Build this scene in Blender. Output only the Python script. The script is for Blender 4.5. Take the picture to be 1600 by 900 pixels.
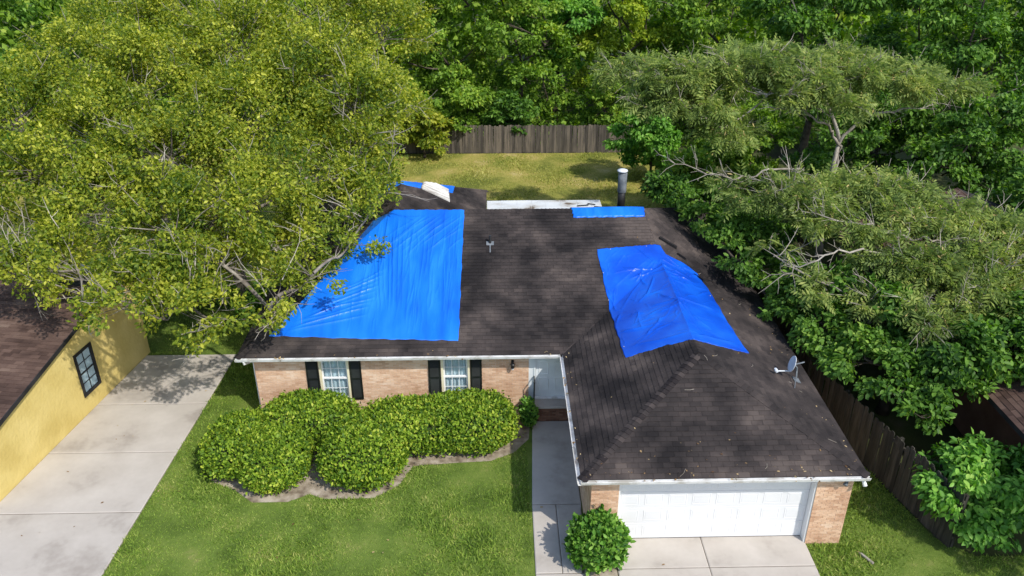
import bpy, math, random
import numpy as np
from mathutils import Vector, Matrix

scene = bpy.context.scene
for o in list(bpy.data.objects):
    bpy.data.objects.remove(o)
R = math.radians

# ------------------------------------------------------------------ camera, sky, sun, exposure
cam_d = bpy.data.cameras.new('camera')
cam_d.sensor_width = 36.0
cam_d.lens = 28.8
cam_d.clip_end = 2000
cam = bpy.data.objects.new('camera', cam_d)
scene.collection.objects.link(cam)
cam.location = (0, 0, 16)
cam.rotation_euler = (R(90 - 27.63), 0, R(-1.3))
scene.camera = cam

SUN_TRAVEL = Vector((-0.62, 0.70, -1.0)).normalized()
el = math.asin(-SUN_TRAVEL.z)
az = math.atan2(-SUN_TRAVEL.x, -SUN_TRAVEL.y)
world = bpy.data.worlds.new('World')
scene.world = world
world.use_nodes = True
wn = world.node_tree
bg = wn.nodes.get('Background') or wn.nodes.new('ShaderNodeBackground')
sky = wn.nodes.new('ShaderNodeTexSky')
sky.sky_type = 'NISHITA'
sky.sun_disc = False
sky.sun_elevation = el
sky.sun_rotation = az
wn.links.new(sky.outputs[0], bg.inputs['Color'])
bg.inputs['Strength'].default_value = 0.15
sun_d = bpy.data.lights.new('sun', 'SUN')
sun_d.energy = 2.9
sun_d.angle = R(0.9)
sun_d.color = (1.0, 0.95, 0.86)
sun = bpy.data.objects.new('sun', sun_d)
scene.collection.objects.link(sun)
sun.rotation_euler = SUN_TRAVEL.to_track_quat('-Z', 'Y').to_euler()
vs = scene.view_settings
vs.view_transform = 'Standard'
vs.look = 'None'
vs.gamma = 1.0
vs.use_curve_mapping = False
vs.exposure = 0.56
scene.render.engine = 'CYCLES'
scene.cycles.max_bounces = 8
scene.cycles.diffuse_bounces = 5
scene.cycles.transparent_max_bounces = 8

rnd = random.Random(7)

# ------------------------------------------------------------------ helpers
col = scene.collection
def link(o, parent=None):
    col.objects.link(o)
    if parent is not None:
        o.parent = parent
    return o
def tag(o, label=None, cat=None, group=None, kind=None):
    if label: o['label'] = label
    if cat: o['category'] = cat
    if group: o['group'] = group
    if kind: o['kind'] = kind
    return o
def empty(name, loc=(0, 0, 0), label=None, cat=None, group=None):
    o = bpy.data.objects.new(name, None)
    o.empty_display_size = 0.2
    link(o)
    o.location = loc
    return tag(o, label, cat, group)
def place(name, me, parent=None, mat=None, world_space=True):
    if mat is not None:
        me.materials.clear(); me.materials.append(mat)
    o = bpy.data.objects.new(name, me)
    link(o, parent)
    if parent is not None and world_space:
        p = Vector((0, 0, 0)); q = parent
        while q is not None:
            p += q.location; q = q.parent
        o.location = -p
    return o
def npmesh(name, V, F):
    V = np.asarray(V, dtype=np.float32); F = np.asarray(F, dtype=np.int32)
    me = bpy.data.meshes.new(name)
    k = F.shape[1]
    me.vertices.add(len(V)); me.vertices.foreach_set('co', V.ravel())
    me.loops.add(F.size); me.loops.foreach_set('vertex_index', F.ravel())
    me.polygons.add(len(F))
    me.polygons.foreach_set('loop_start', np.arange(0, F.size, k, dtype=np.int32))
    me.polygons.foreach_set('loop_total', np.full(len(F), k, dtype=np.int32))
    me.update(calc_edges=True)
    return me
class MB:
    """collects shapes for ONE mesh object"""
    def __init__(s): s.v = []; s.f = []
    def poly(s, pts):
        n = len(s.v); s.v += [tuple(p) for p in pts]; s.f.append(tuple(range(n, n+len(pts))))
    def hexa(s, p):
        n = len(s.v); s.v += [tuple(q) for q in p]
        for f in ((0, 3, 2, 1), (4, 5, 6, 7), (0, 1, 5, 4), (1, 2, 6, 5), (2, 3, 7, 6), (3, 0, 4, 7)):
            s.f.append(tuple(n+i for i in f))
    def box(s, x0, x1, y0, y1, z0, z1):
        s.hexa([(x0, y0, z0), (x1, y0, z0), (x1, y1, z0), (x0, y1, z0), (x0, y0, z1), (x1, y0, z1), (x1, y1, z1), (x0, y1, z1)])
    def obox(s, o, u, v, w):
        """box from corner o with edge vectors u, v, w"""
        o = Vector(o); u = Vector(u); v = Vector(v); w = Vector(w)
        s.hexa([o, o+u, o+u+v, o+v, o+w, o+u+w, o+u+v+w, o+v+w])
    def bbox(s, x0, x1, y0, y1, z0, z1, b=0.01):
        """box whose front (-y) face is chamfered"""
        s.hexa([(x0, y0+b, z0), (x1, y0+b, z0), (x1, y1, z0), (x0, y1, z0), (x0, y0+b, z1), (x1, y0+b, z1), (x1, y1, z1), (x0, y1, z1)])
        n = len(s.v)
        s.v += [(x0, y0+b, z0), (x1, y0+b, z0), (x1, y0+b, z1), (x0, y0+b, z1), (x0+b, y0, z0+b), (x1-b, y0, z0+b), (x1-b, y0, z1-b), (x0+b, y0, z1-b)]
        for f in ((4, 5, 6, 7), (0, 1, 5, 4), (1, 2, 6, 5), (2, 3, 7, 6), (3, 0, 4, 7)):
            s.f.append(tuple(n+i for i in f))
    def tube(s, pts, rad, k=6, cap=True):
        pts = [Vector(p) for p in pts]
        if not hasattr(rad, '__len__'): rad = [rad]*len(pts)
        n0 = len(s.v)
        up = Vector((0.13, 0.21, 0.97))
        for i, p in enumerate(pts):
            d = pts[min(i+1, len(pts)-1)]-pts[max(i-1, 0)]
            if d.length < 1e-9: d = Vector((0, 0, 1))
            d.normalize()
            a = d.cross(up)
            if a.length < 0.05: a = d.cross(Vector((1, 0, 0)))
            a.normalize(); b = d.cross(a)
            for j in range(k):
                t = 2*math.pi*j/k
                s.v.append(tuple(p+(a*math.cos(t)+b*math.sin(t))*rad[i]))
        for i in range(len(pts)-1):
            for j in range(k):
                s.f.append((n0+i*k+j, n0+i*k+(j+1) % k, n0+(i+1)*k+(j+1) % k, n0+(i+1)*k+j))
        if cap:
            s.f.append(tuple(n0+j for j in reversed(range(k))))
            s.f.append(tuple(n0+(len(pts)-1)*k+j for j in range(k)))
    def lathe(s, base, prof, k=16):
        n0 = len(s.v)
        for r, z in prof:
            for j in range(k):
                t = 2*math.pi*j/k
                s.v.append((base[0]+r*math.cos(t), base[1]+r*math.sin(t), base[2]+z))
        for i in range(len(prof)-1):
            for j in range(k):
                s.f.append((n0+i*k+j, n0+i*k+(j+1) % k, n0+(i+1)*k+(j+1) % k, n0+(i+1)*k+j))
        s.f.append(tuple(n0+j for j in reversed(range(k))))
        s.f.append(tuple(n0+(len(prof)-1)*k+j for j in range(k)))
    def mesh(s, name, smooth=False):
        me = bpy.data.meshes.new(name)
        me.from_pydata(s.v, [], s.f)
        me.update()
        if smooth:
            me.polygons.foreach_set('use_smooth', [True]*len(me.polygons))
        return me
    def build(s, name, mat, parent=None, smooth=False):
        return place(name, s.mesh(name, smooth), parent, mat)

# ------------------------------------------------------------------ materials
def vmat(name, stops, rough=0.8, nscale=2.0, ndetail=4.0, rw=0.5, bump=0.0, bscale=60.0, spec=0.3, trans=0.0, stretch=(1, 1, 1), noise2=None, metal=0.0, contrast=1.0):
    """colour = ramp( noise(position) mixed with a random value per piece )"""
    m = bpy.data.materials.new(name); m.use_nodes = True
    nt = m.node_tree; N = nt.nodes; Lk = nt.links
    b = N['Principled BSDF']; out = N['Material Output']
    b.inputs['Roughness'].default_value = rough
    b.inputs['Metallic'].default_value = metal
    b.inputs['Specular IOR Level'].default_value = spec
    geo = N.new('ShaderNodeNewGeometry'); oi = N.new('ShaderNodeObjectInfo')
    mp = N.new('ShaderNodeMapping'); mp.inputs['Scale'].default_value = stretch
    Lk.new(geo.outputs['Position'], mp.inputs['Vector'])
    nz = N.new('ShaderNodeTexNoise'); nz.inputs['Scale'].default_value = nscale; nz.inputs['Detail'].default_value = ndetail
    Lk.new(mp.outputs[0], nz.inputs['Vector'])
    def math_(op, a, c):
        n = N.new('ShaderNodeMath'); n.operation = op
        for i, q in enumerate((a, c)):
            if isinstance(q, (int, float)): n.inputs[i].default_value = q
            else: Lk.new(q, n.inputs[i])
        return n.outputs[0]
    nf = math_('ADD', math_('MULTIPLY', math_('SUBTRACT', nz.outputs['Fac'], 0.5), 2.2*contrast), 0.5)
    if noise2:
        n2 = N.new('ShaderNodeTexNoise'); n2.inputs['Scale'].default_value = noise2[0]; n2.inputs['Detail'].default_value = 2
        Lk.new(geo.outputs['Position'], n2.inputs['Vector'])
        nf = math_('ADD', nf, math_('MULTIPLY', math_('SUBTRACT', n2.outputs['Fac'], 0.5), noise2[1]))
    rr = math_('FRACT', math_('ADD', geo.outputs['Random Per Island'], oi.outputs['Random']), 0)
    fac = math_('ADD', math_('MULTIPLY', nf, 1-rw), math_('MULTIPLY', rr, rw))
    cr = N.new('ShaderNodeValToRGB'); e = cr.color_ramp
    while len(e.elements) < len(stops): e.elements.new(0.5)
    for q, (p, c) in zip(e.elements, stops):
        q.position = p; q.color = (*c, 1)
    Lk.new(fac, cr.inputs[0]); Lk.new(cr.outputs[0], b.inputs['Base Color'])
    if bump:
        bn = N.new('ShaderNodeTexNoise'); bn.inputs['Scale'].default_value = bscale; bn.inputs['Detail'].default_value = 5
        Lk.new(mp.outputs[0], bn.inputs['Vector'])
        bp = N.new('ShaderNodeBump'); bp.inputs['Strength'].default_value = bump; bp.inputs['Distance'].default_value = 0.02
        Lk.new(bn.outputs['Fac'], bp.inputs['Height']); Lk.new(bp.outputs[0], b.inputs['Normal'])
    if trans:
        tr = N.new('ShaderNodeBsdfTranslucent'); mx = N.new('ShaderNodeMixShader'); mx.inputs[0].default_value = trans
        hs = N.new('ShaderNodeHueSaturation'); hs.inputs['Value'].default_value = 1.6; hs.inputs['Saturation'].default_value = 1.15
        Lk.new(cr.outputs[0], hs.inputs['Color']); Lk.new(hs.outputs[0], tr.inputs['Color'])
        Lk.new(b.outputs[0], mx.inputs[1]); Lk.new(tr.outputs[0], mx.inputs[2]); Lk.new(mx.outputs[0], out.inputs['Surface'])
    return m
def leafmat(name, dark, mid, light, tip=None, nscale=0.55, rw=0.6, trans=0.3, rough=0.45, k=1.85, noise2=None):
    dark, mid, light, tip = [tuple(min(0.6, c*k) for c in q) if q else q for q in (dark, mid, light, tip)]
    st = [(0.15, dark), (0.45, mid), (0.75, light)]
    if tip: st.append((0.92, tip))
    return vmat(name, st, rough=rough, nscale=nscale, ndetail=2, rw=rw, spec=0.22, trans=trans, noise2=noise2)

M = {}
M['shingle'] = vmat('asphalt_shingle', [(0.10, (0.019, 0.0165, 0.017)), (0.40, (0.038, 0.032, 0.031)), (0.68, (0.060, 0.049, 0.046)), (0.95, (0.102, 0.082, 0.073))], rough=0.92, nscale=0.8, ndetail=6, rw=0.26, bump=0.6, bscale=160, spec=0.15, noise2=(0.3, 0.8), contrast=1.35)
M['deck'] = vmat('roof_underlay', [(0.2, (0.018, 0.016, 0.016)), (0.8, (0.04, 0.034, 0.033))], rough=0.95, rw=0)
M['ridgecap'] = vmat('hip_cap_shingle', [(0.3, (0.022, 0.018, 0.019)), (0.6, (0.042, 0.035, 0.034)), (0.95, (0.11, 0.088, 0.08))], rough=0.92, nscale=1.2, rw=0.45, bump=0.5, bscale=160, spec=0.15)
M['brown_shingle'] = vmat('brown_shingle', [(0.1, (0.055, 0.034, 0.028)), (0.45, (0.105, 0.066, 0.053)), (0.75, (0.15, 0.098, 0.078)), (0.95, (0.20, 0.14, 0.11))], rough=0.92, nscale=1.2, rw=0.42, bump=0.5, bscale=140, spec=0.15, stretch=(0.5, 1.6, 1))
M['brick'] = vmat('tan_brick', [(0.1, (0.46, 0.265, 0.165)), (0.4, (0.59, 0.375, 0.245)), (0.7, (0.69, 0.475, 0.325)), (0.95, (0.76, 0.59, 0.45))], rough=0.9, nscale=1.5, rw=0.42, bump=0.5, bscale=90, spec=0.2, noise2=(14, 0.4))
M['mortar'] = vmat('mortar', [(0.2, (0.55, 0.45, 0.35)), (0.8, (0.66, 0.57, 0.47))], rough=0.95, nscale=6, rw=0, bump=0.4)
M['darkbrick'] = vmat('dark_brick', [(0.1, (0.10, 0.045, 0.028)), (0.5, (0.17, 0.08, 0.05)), (0.9, (0.26, 0.14, 0.09))], rough=0.9, nscale=2, rw=0.6, bump=0.5)
M['white'] = vmat('white_paint', [(0.2, (0.70, 0.71, 0.71)), (0.8, (0.80, 0.80, 0.80))], rough=0.45, nscale=1.2, rw=0.05, spec=0.4)
M['door_white'] = vmat('garage_door_white', [(0.2, (0.67, 0.675, 0.69)), (0.8, (0.72, 0.725, 0.735))], rough=0.4, nscale=1.0, rw=0.1, spec=0.4)
M['gutter'] = vmat('gutter_enamel', [(0.15, (0.50, 0.48, 0.44)), (0.5, (0.72, 0.72, 0.71)), (0.85, (0.80, 0.80, 0.80))], rough=0.45, nscale=3, rw=0.0, spec=0.4, noise2=(20, 0.3))
M['doorgrey'] = vmat('entry_door_paint', [(0.2, (0.62, 0.66, 0.68)), (0.8, (0.72, 0.76, 0.78))], rough=0.45, rw=0.0)
M['cream'] = vmat('cream_trim', [(0.2, (0.66, 0.58, 0.38)), (0.8, (0.74, 0.68, 0.48))], rough=0.55, rw=0.0)
M['shutter'] = vmat('black_shutter', [(0.2, (0.006, 0.008, 0.007)), (0.8, (0.014, 0.018, 0.015))], rough=0.5, rw=0.1)
M['black'] = vmat('black_metal', [(0.2, (0.012, 0.012, 0.013)), (0.8, (0.03, 0.03, 0.032))], rough=0.45, rw=0.0)
M['curtain'] = vmat('window_blind', [(0.2, (0.62, 0.65, 0.68)), (0.8, (0.76, 0.78, 0.80))], rough=0.8, nscale=6, rw=0.0, stretch=(8, 1, 0.6))
M['grey_metal'] = vmat('galvanised_metal', [(0.2, (0.10, 0.115, 0.13)), (0.8, (0.19, 0.21, 0.23))], rough=0.7, nscale=5, rw=0.1, metal=0.0)
M['dish'] = vmat('dish_grey', [(0.2, (0.58, 0.62, 0.66)), (0.8, (0.70, 0.73, 0.76))], rough=0.4, nscale=3, rw=0.1)
M['concrete'] = vmat('pale_concrete', [(0.08, (0.33, 0.295, 0.26)), (0.4, (0.435, 0.395, 0.352)), (0.9, (0.50, 0.46, 0.415))], rough=0.9, nscale=0.8, ndetail=8, rw=0.12, bump=0.25, bscale=80, spec=0.2, noise2=(7, 0.35))
M['joint'] = vmat('joint_dirt', [(0.2, (0.10, 0.085, 0.065)), (0.8, (0.18, 0.15, 0.12))], rough=0.95, nscale=8, rw=0)
M['stucco'] = vmat('yellow_stucco', [(0.1, (0.51, 0.39, 0.125)), (0.5, (0.58, 0.455, 0.16)), (0.9, (0.63, 0.50, 0.19))], rough=0.9, nscale=1.1, ndetail=6, rw=0.0, bump=0.9, bscale=9, spec=0.2)
M['tarp'] = vmat('blue_tarp', [(0.1, (0.003, 0.105, 0.60)), (0.5, (0.005, 0.15, 0.72)), (0.9, (0.014, 0.20, 0.80))], rough=0.31, nscale=0.7, ndetail=3, rw=0.0, spec=0.5, bump=0.25, bscale=38, stretch=(2.2, 0.5, 1))
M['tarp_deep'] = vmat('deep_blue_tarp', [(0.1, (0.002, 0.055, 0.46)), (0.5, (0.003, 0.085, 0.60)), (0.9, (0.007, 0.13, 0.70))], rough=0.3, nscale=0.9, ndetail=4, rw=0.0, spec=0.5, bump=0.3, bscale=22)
M['membrane'] = vmat('old_white_membrane', [(0.22, (0.16, 0.12, 0.085)), (0.34, (0.50, 0.50, 0.49)), (0.6, (0.60, 0.63, 0.65)), (0.9, (0.68, 0.70, 0.72))], rough=0.7, nscale=0.9, ndetail=5, rw=0.0, stretch=(0.8, 1.4, 1), contrast=1.1)
M['sheet'] = vmat('white_sheet_metal', [(0.2, (0.30, 0.28, 0.26)), (0.5, (0.55, 0.54, 0.51)), (0.9, (0.68, 0.67, 0.64))], rough=0.6, nscale=2, rw=0.1, stretch=(0.3, 7, 1), noise2=(12, 0.4))
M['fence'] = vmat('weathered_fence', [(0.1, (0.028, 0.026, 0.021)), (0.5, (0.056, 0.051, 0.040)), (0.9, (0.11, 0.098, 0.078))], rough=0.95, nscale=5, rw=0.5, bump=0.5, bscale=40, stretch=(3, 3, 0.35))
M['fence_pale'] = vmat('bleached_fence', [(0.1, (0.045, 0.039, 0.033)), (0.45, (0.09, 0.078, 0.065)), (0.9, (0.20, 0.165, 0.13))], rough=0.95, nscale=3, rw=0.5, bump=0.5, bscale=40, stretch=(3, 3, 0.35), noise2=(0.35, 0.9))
M['bark'] = vmat('grey_bark', [(0.15, (0.09, 0.075, 0.06)), (0.5, (0.19, 0.165, 0.14)), (0.85, (0.32, 0.29, 0.25))], rough=0.95, nscale=4, rw=0.35, bump=0.6, bscale=30)
M['palebark'] = vmat('pale_twig_bark', [(0.15, (0.19, 0.165, 0.13)), (0.5, (0.30, 0.265, 0.22)), (0.85, (0.44, 0.40, 0.34))], rough=0.95, nscale=3, rw=0.4, bump=0.3, bscale=30)
M['darkbark'] = vmat('dark_bark', [(0.15, (0.035, 0.027, 0.02)), (0.5, (0.07, 0.055, 0.042)), (0.85, (0.12, 0.10, 0.08))], rough=0.95, nscale=4, rw=0.3, bump=0.6, bscale=30)
M['soil'] = vmat('bed_soil', [(0.15, (0.15, 0.115, 0.08)), (0.5, (0.30, 0.25, 0.19)), (0.85, (0.44, 0.38, 0.31))], rough=0.95, nscale=3, ndetail=8, rw=0.0, bump=0.7, bscale=40)
M['litter'] = vmat('forest_floor', [(0.15, (0.035, 0.035, 0.014)), (0.45, (0.06, 0.07, 0.022)), (0.7, (0.075, 0.095, 0.025)), (0.95, (0.12, 0.11, 0.055))], rough=0.95, nscale=0.6, ndetail=8, rw=0.0, bump=0.6, bscale=12)
M['lawn'] = vmat('lawn_turf', [(0.12, (0.075, 0.115, 0.022)), (0.45, (0.115, 0.17, 0.032)), (0.75, (0.15, 0.20, 0.042)), (0.95, (0.21, 0.22, 0.07))], rough=0.95, nscale=1.1, ndetail=9, rw=0.0, bump=0.8, bscale=35, spec=0.1, noise2=(9, 0.5), contrast=0.8)
M['backlawn'] = vmat('dry_turf', [(0.12, (0.12, 0.14, 0.03)), (0.45, (0.245, 0.24, 0.055)), (0.75, (0.36, 0.30, 0.09)), (0.95, (0.44, 0.36, 0.16))], rough=0.95, nscale=0.45, ndetail=9, rw=0.0, bump=0.8, bscale=30, spec=0.1, noise2=(5, 0.5))
M['grass'] = leafmat('grass_blades', (0.05, 0.09, 0.012), (0.10, 0.158, 0.022), (0.155, 0.205, 0.036), (0.25, 0.25, 0.08), nscale=1.1, rw=0.7, trans=0.25, rough=0.6)
M['drygrass'] = leafmat('dry_grass_blades', (0.09, 0.115, 0.02), (0.17, 0.19, 0.038), (0.25, 0.235, 0.065), (0.36, 0.30, 0.13), nscale=0.35, rw=0.45, trans=0.25, rough=0.6)
M['leaf_yellow'] = leafmat('yellow_green_leaf', (0.03, 0.06, 0.009), (0.11, 0.145, 0.016), (0.225, 0.235, 0.028), (0.37, 0.33, 0.055), nscale=0.9, rw=0.58, trans=0.42, rough=0.42, noise2=(0.22, 0.9))
M['leaf_hedge'] = leafmat('hedge_leaf', (0.026, 0.06, 0.006), (0.09, 0.15, 0.013), (0.17, 0.24, 0.022), (0.28, 0.31, 0.045), nscale=1.2, rw=0.8, trans=0.32, rough=0.5, k=1.8)
M['leaf_dark'] = leafmat('dark_green_leaf', (0.015, 0.042, 0.007), (0.044, 0.098, 0.013), (0.085, 0.16, 0.022), (0.15, 0.22, 0.04), nscale=0.6, rw=0.6, trans=0.3, rough=0.5)
M['leaf_mid'] = leafmat('mid_green_leaf', (0.028, 0.062, 0.008), (0.08, 0.145, 0.016), (0.14, 0.215, 0.026), (0.23, 0.27, 0.04), nscale=0.45, rw=0.6, trans=0.35, rough=0.55)
M['leaf_bright'] = leafmat('bright_green_leaf', (0.025, 0.07, 0.01), (0.07, 0.165, 0.022), (0.13, 0.25, 0.04), (0.2, 0.3, 0.06), nscale=0.7, rw=0.6, trans=0.3)
M['leaf_lime'] = leafmat('lime_leaf', (0.05, 0.085, 0.008), (0.13, 0.185, 0.014), (0.22, 0.265, 0.025), (0.33, 0.33, 0.04), nscale=0.5, rw=0.6, trans=0.35)
M['leaf_mimosa'] = leafmat('feathery_leaf', (0.045, 0.07, 0.018), (0.10, 0.14, 0.034), (0.165, 0.20, 0.05), (0.24, 0.25, 0.075), nscale=0.6, rw=0.6, trans=0.4, rough=0.55)
M['pod'] = vmat('dry_pod', [(0.1, (0.30, 0.22, 0.08)), (0.5, (0.46, 0.36, 0.14)), (0.9, (0.60, 0.48, 0.22))], rough=0.7, rw=0.8, trans=0.2)
M['deadleaf'] = vmat('dead_leaf', [(0.1, (0.10, 0.05, 0.02)), (0.5, (0.26, 0.16, 0.07)), (0.9, (0.45, 0.34, 0.18))], rough=0.85, rw=0.9)
M['dark_tab'] = vmat('lifted_felt', [(0.2, (0.008, 0.008, 0.009)), (0.8, (0.02, 0.018, 0.018))], rough=0.9, rw=0.2)
def glassmat():
    m = bpy.data.materials.new('window_glass'); m.use_nodes = True
    nt = m.node_tree; N = nt.nodes; Lk = nt.links
    out = N['Material Output']; N.remove(N['Principled BSDF'])
    t = N.new('ShaderNodeBsdfTransparent'); g = N.new('ShaderNodeBsdfGlossy'); g.inputs['Roughness'].default_value = 0.03
    t.inputs['Color'].default_value = (0.86, 0.92, 0.94, 1)
    mx = N.new('ShaderNodeMixShader'); mx.inputs[0].default_value = 0.07
    Lk.new(t.outputs[0], mx.inputs[1]); Lk.new(g.outputs[0], mx.inputs[2]); Lk.new(mx.outputs[0], out.inputs['Surface'])
    return m
M['glass'] = glassmat()

def psum(parent):
    p = Vector((0, 0, 0))
    while parent is not None:
        p += parent.location; parent = parent.parent
    return p
def inst(name, me, parent, W):
    o = bpy.data.objects.new(name, me)
    link(o, parent)
    o.matrix_basis = Matrix.Translation(-psum(parent)) @ W
    return o

# ------------------------------------------------------------------ the setting: ground, lawns, paving
def ground_sheet(name, pts, z, mat, sub=0):
    mb = MB(); mb.poly([(x, y, z) for x, y in pts])
    o = mb.build(name, mat); o['kind'] = 'structure'
    return o
ground_sheet('ground', [(-900, -300), (900, -300), (900, 1500), (-900, 1500)], -0.03, M['litter'])
def dl(y): return -13.97+(y-17.9)*0.165          # left edge of the neighbour's drive
def dr(y): return -9.98+(y-15.15)*0.052          # right edge of it
front_lawn = [(dr(8)+0.0, 8), (18, 8), (18, 15.3), (12.4, 15.3), (11.6, 16), (10.2, 21.8), (10.0, 25), (9, 25), (9, 30), (-8, 30), (dr(27), 27), (dr(20), 20)]
ground_sheet('lawn', front_lawn, -0.004, M['lawn'])
ground_sheet('side_yard', [(-17, 25.4), (dr(25.4), 25.4), (-8.2, 27), (-8, 40), (-17, 40)], -0.006, M['lawn'])
ground_sheet('back_lawn', [(-16, 33), (9.5, 30), (13.5, 48.4), (-18, 48.4)], -0.01, M['backlawn'])
ground_sheet('neighbour_yard', [(-40, 25.8), (-17, 25.8), (-17, 46), (-40, 46)], -0.012, M['backlawn'])
ground_sheet('patio', [(-24, 27.2), (-16.6, 27.0), (-16.4, 33.2), (-24, 33.6)], 0.012, M['concrete'])

def slab_surface(name, outline, slabs, z0=-0.02, z1=0.035):
    base = MB(); base.poly([(x, y, 0.012) for x, y in outline])
    b = base.build(name, M['joint']); b['kind'] = 'structure'
    for q in slabs:
        cx = sum(p[0] for p in q)/4; cy = sum(p[1] for p in q)/4
        mb = MB(); g = 0.010; e = 0.025
        low = []; top = []
        for (x, y) in q:
            dx, dy = cx-x, cy-y
            sx = (1 if dx > 0 else -1); sy = (1 if dy > 0 else -1)
            low.append((x+sx*g, y+sy*g)); top.append((x+sx*(g+e), y+sy*(g+e)))
        dz = rnd.uniform(-0.003, 0.003)
        n = 0
        mb.v += [(x, y, z0) for x, y in low]+[(x, y, z1-0.012+dz) for x, y in low]+[(x, y, z1+dz) for x, y in top]
        for i in range(4):
            j = (i+1) % 4
            mb.f.append((i, j, 4+j, 4+i)); mb.f.append((4+i, 4+j, 8+j, 8+i))
        mb.f.append((8, 9, 10, 11))
        mb.build('slab', M['concrete'], b)
    return b
ys = [7.0, 9.7, 12.3, 14.9, 17.4, 20.0, 22.5, 25.55]
slab_surface('neighbour_driveway', [(dl(7), 7), (dr(7), 7), (dr(25.55), 25.55), (dl(25.55), 25.55)],
             [[(dl(a), a), (dr(a), a), (dr(b), b), (dl(b), b)] for a, b in zip(ys, ys[1:])])
xs = [3.02, 5.37, 8.1]; ysg = [8.0, 11.2, 15.06, 16.13]
slab_surface('garage_driveway', [(3.02, 8), (8.1, 8), (8.1, 16.13), (3.02, 16.13)],
             [[(x0, a), (x1, a), (x1, b), (x0, b)] for a, b in zip(ysg, ysg[1:]) for x0, x1 in zip(xs, xs[1:])])
wk = [[(0.93, 8), (3.0, 8), (3.0, 11.2), (0.93, 11.2)], [(0.93, 11.2), (3.0, 11.2), (3.0, 14.95), (0.93, 14.95)],
      [(0.93, 14.95), (1.62, 14.95), (1.62, 17.45), (0.95, 17.45)], [(1.62, 14.95), (2.12, 14.95), (2.34, 17.45), (1.62, 17.45)],
      [(0.95, 17.45), (2.34, 17.45), (2.34, 21.28), (1.12, 21.28)]]
slab_surface('front_walk', [(0.93, 8), (3.0, 8), (3.0, 14.95), (2.3, 15.2), (2.34, 21.28), (1.12, 21.28)], wk)
bed = [(-8.66, 19.3), (-8.28, 18.62), (-7.5, 18.25), (-6.9, 17.74), (-5.9, 17.74), (-5.35, 18.05), (-4.9, 17.84), (-3.5, 17.84), (-2.85, 18.35), (-2.5, 19.2), (-1.2, 19.32), (-0.2, 19.38), (0.5, 19.75), (0.98, 20.4), (1.1, 21.7), (-7.6, 21.7), (-8.64, 20.8)]
ground_sheet('planting_bed', bed, 0.004, M['soil'])
ground_sheet('corner_bed', [(2.12, 14.7), (3.0, 14.7), (3.0, 15.85), (2.35, 15.85)], 0.045, M['soil'])

# ------------------------------------------------------------------ roof description (plan points with heights)
ZE = 2.5
def pl3(a, b, c):
    ax, ay, az = a; bx, by, bz = b; cx, cy, cz = c
    ux, uy, uz = bx-ax, by-ay, bz-az; vx, vy, vz = cx-ax, cy-ay, cz-az
    nx, ny, nz = uy*vz-uz*vy, uz*vx-ux*vz, ux*vy-uy*vx
    return (-nx/nz, -ny/nz, az + (nx*ax+ny*ay)/nz)
G_FL, G_FR = (2.05, 15.58, ZE), (9.17, 15.58, ZE)
G_AP, G_BK = (5.61, 19.14, ZE+1.39), (5.61, 24.82, ZE+1.39)
V_IN, E_RT = (2.05, 21.35, ZE), (9.17, 24.82, ZE)
M_FL, M_RL, M_RR = (-7.95, 21.35, ZE), (-3.6, 27.3, 4.88), (5.35, 27.3, 4.88)
M_BR, W_AP, W_BR, W_BL = (9.17, 33.2, ZE), (-3.6, 30.2, 4.88), (-0.35, 33.35, 3.31), (-7.95, 34.6, ZE)
W_MR, M_BM = (-0.35, 27.3, 3.31), (-0.35, 33.2, ZE)
ROOF = [  # eave point, eave point, then the rest counter-clockwise seen from above
    ('garage_front', [G_FL, G_FR, G_AP]),
    ('garage_left', [V_IN, G_FL, G_AP, G_BK]),
    ('garage_right', [G_FR, E_RT, G_BK, G_AP]),
    ('main_front', [M_FL, V_IN, G_BK, M_RR, M_RL]),
    ('main_fold', [E_RT, M_RR, G_BK]),
    ('main_right', [E_RT, M_BR, M_RR]),
    ('left_end', [W_BL, M_FL, M_RL, W_AP]),
    ('rear_right', [W_MR, W_BR, W_AP, M_RL]),
    ('rear_end', [W_BR, W_BL, W_AP]),
    ('main_rear', [M_BR, M_BM, (-0.35, 27.3, 4.88), M_RR]),
]
PLANE = {n: pl3(*p[:3]) for n, p in ROOF}
def inside(p, x, y, eps=1e-6):
    n = len(p)
    for i in range(n):
        a, b = p[i], p[(i+1) % n]
        if (b[0]-a[0])*(y-a[1])-(b[1]-a[1])*(x-a[0]) < -eps:
            return False
    return True
def roof_z(x, y):
    best = None
    for n, p in ROOF:
        if inside(p, x, y, 0.02):
            g = PLANE[n]; z = g[0]*x+g[1]*y+g[2]
            if best is None or z > best: best = z
    if best is None:
        best = ZE if y < 27 else 3.0
    return best


def clip(poly, region):
    """Sutherland-Hodgman; region convex, counter-clockwise"""
    out = poly
    n = len(region)
    for i in range(n):
        a, b = region[i], region[(i+1) % n]
        ex, ey = b[0]-a[0], b[1]-a[1]
        src, out = out, []
        if not src: return []
        for k in range(len(src)):
            p, q = src[k-1], src[k]
            dp = ex*(p[1]-a[1])-ey*(p[0]-a[0]); dq = ex*(q[1]-a[1])-ey*(q[0]-a[0])
            if dp >= 0: 
                if k == 0 or True: pass
            if (dp >= 0) != (dq >= 0):
                t = dp/(dp-dq); out.append((p[0]+t*(q[0]-p[0]), p[1]+t*(q[1]-p[1])))
            if dq >= 0: out.append(q)
    return out
def area(p):
    return 0.5*sum(p[i-1][0]*p[i][1]-p[i][0]*p[i-1][1] for i in range(len(p)))

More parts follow.
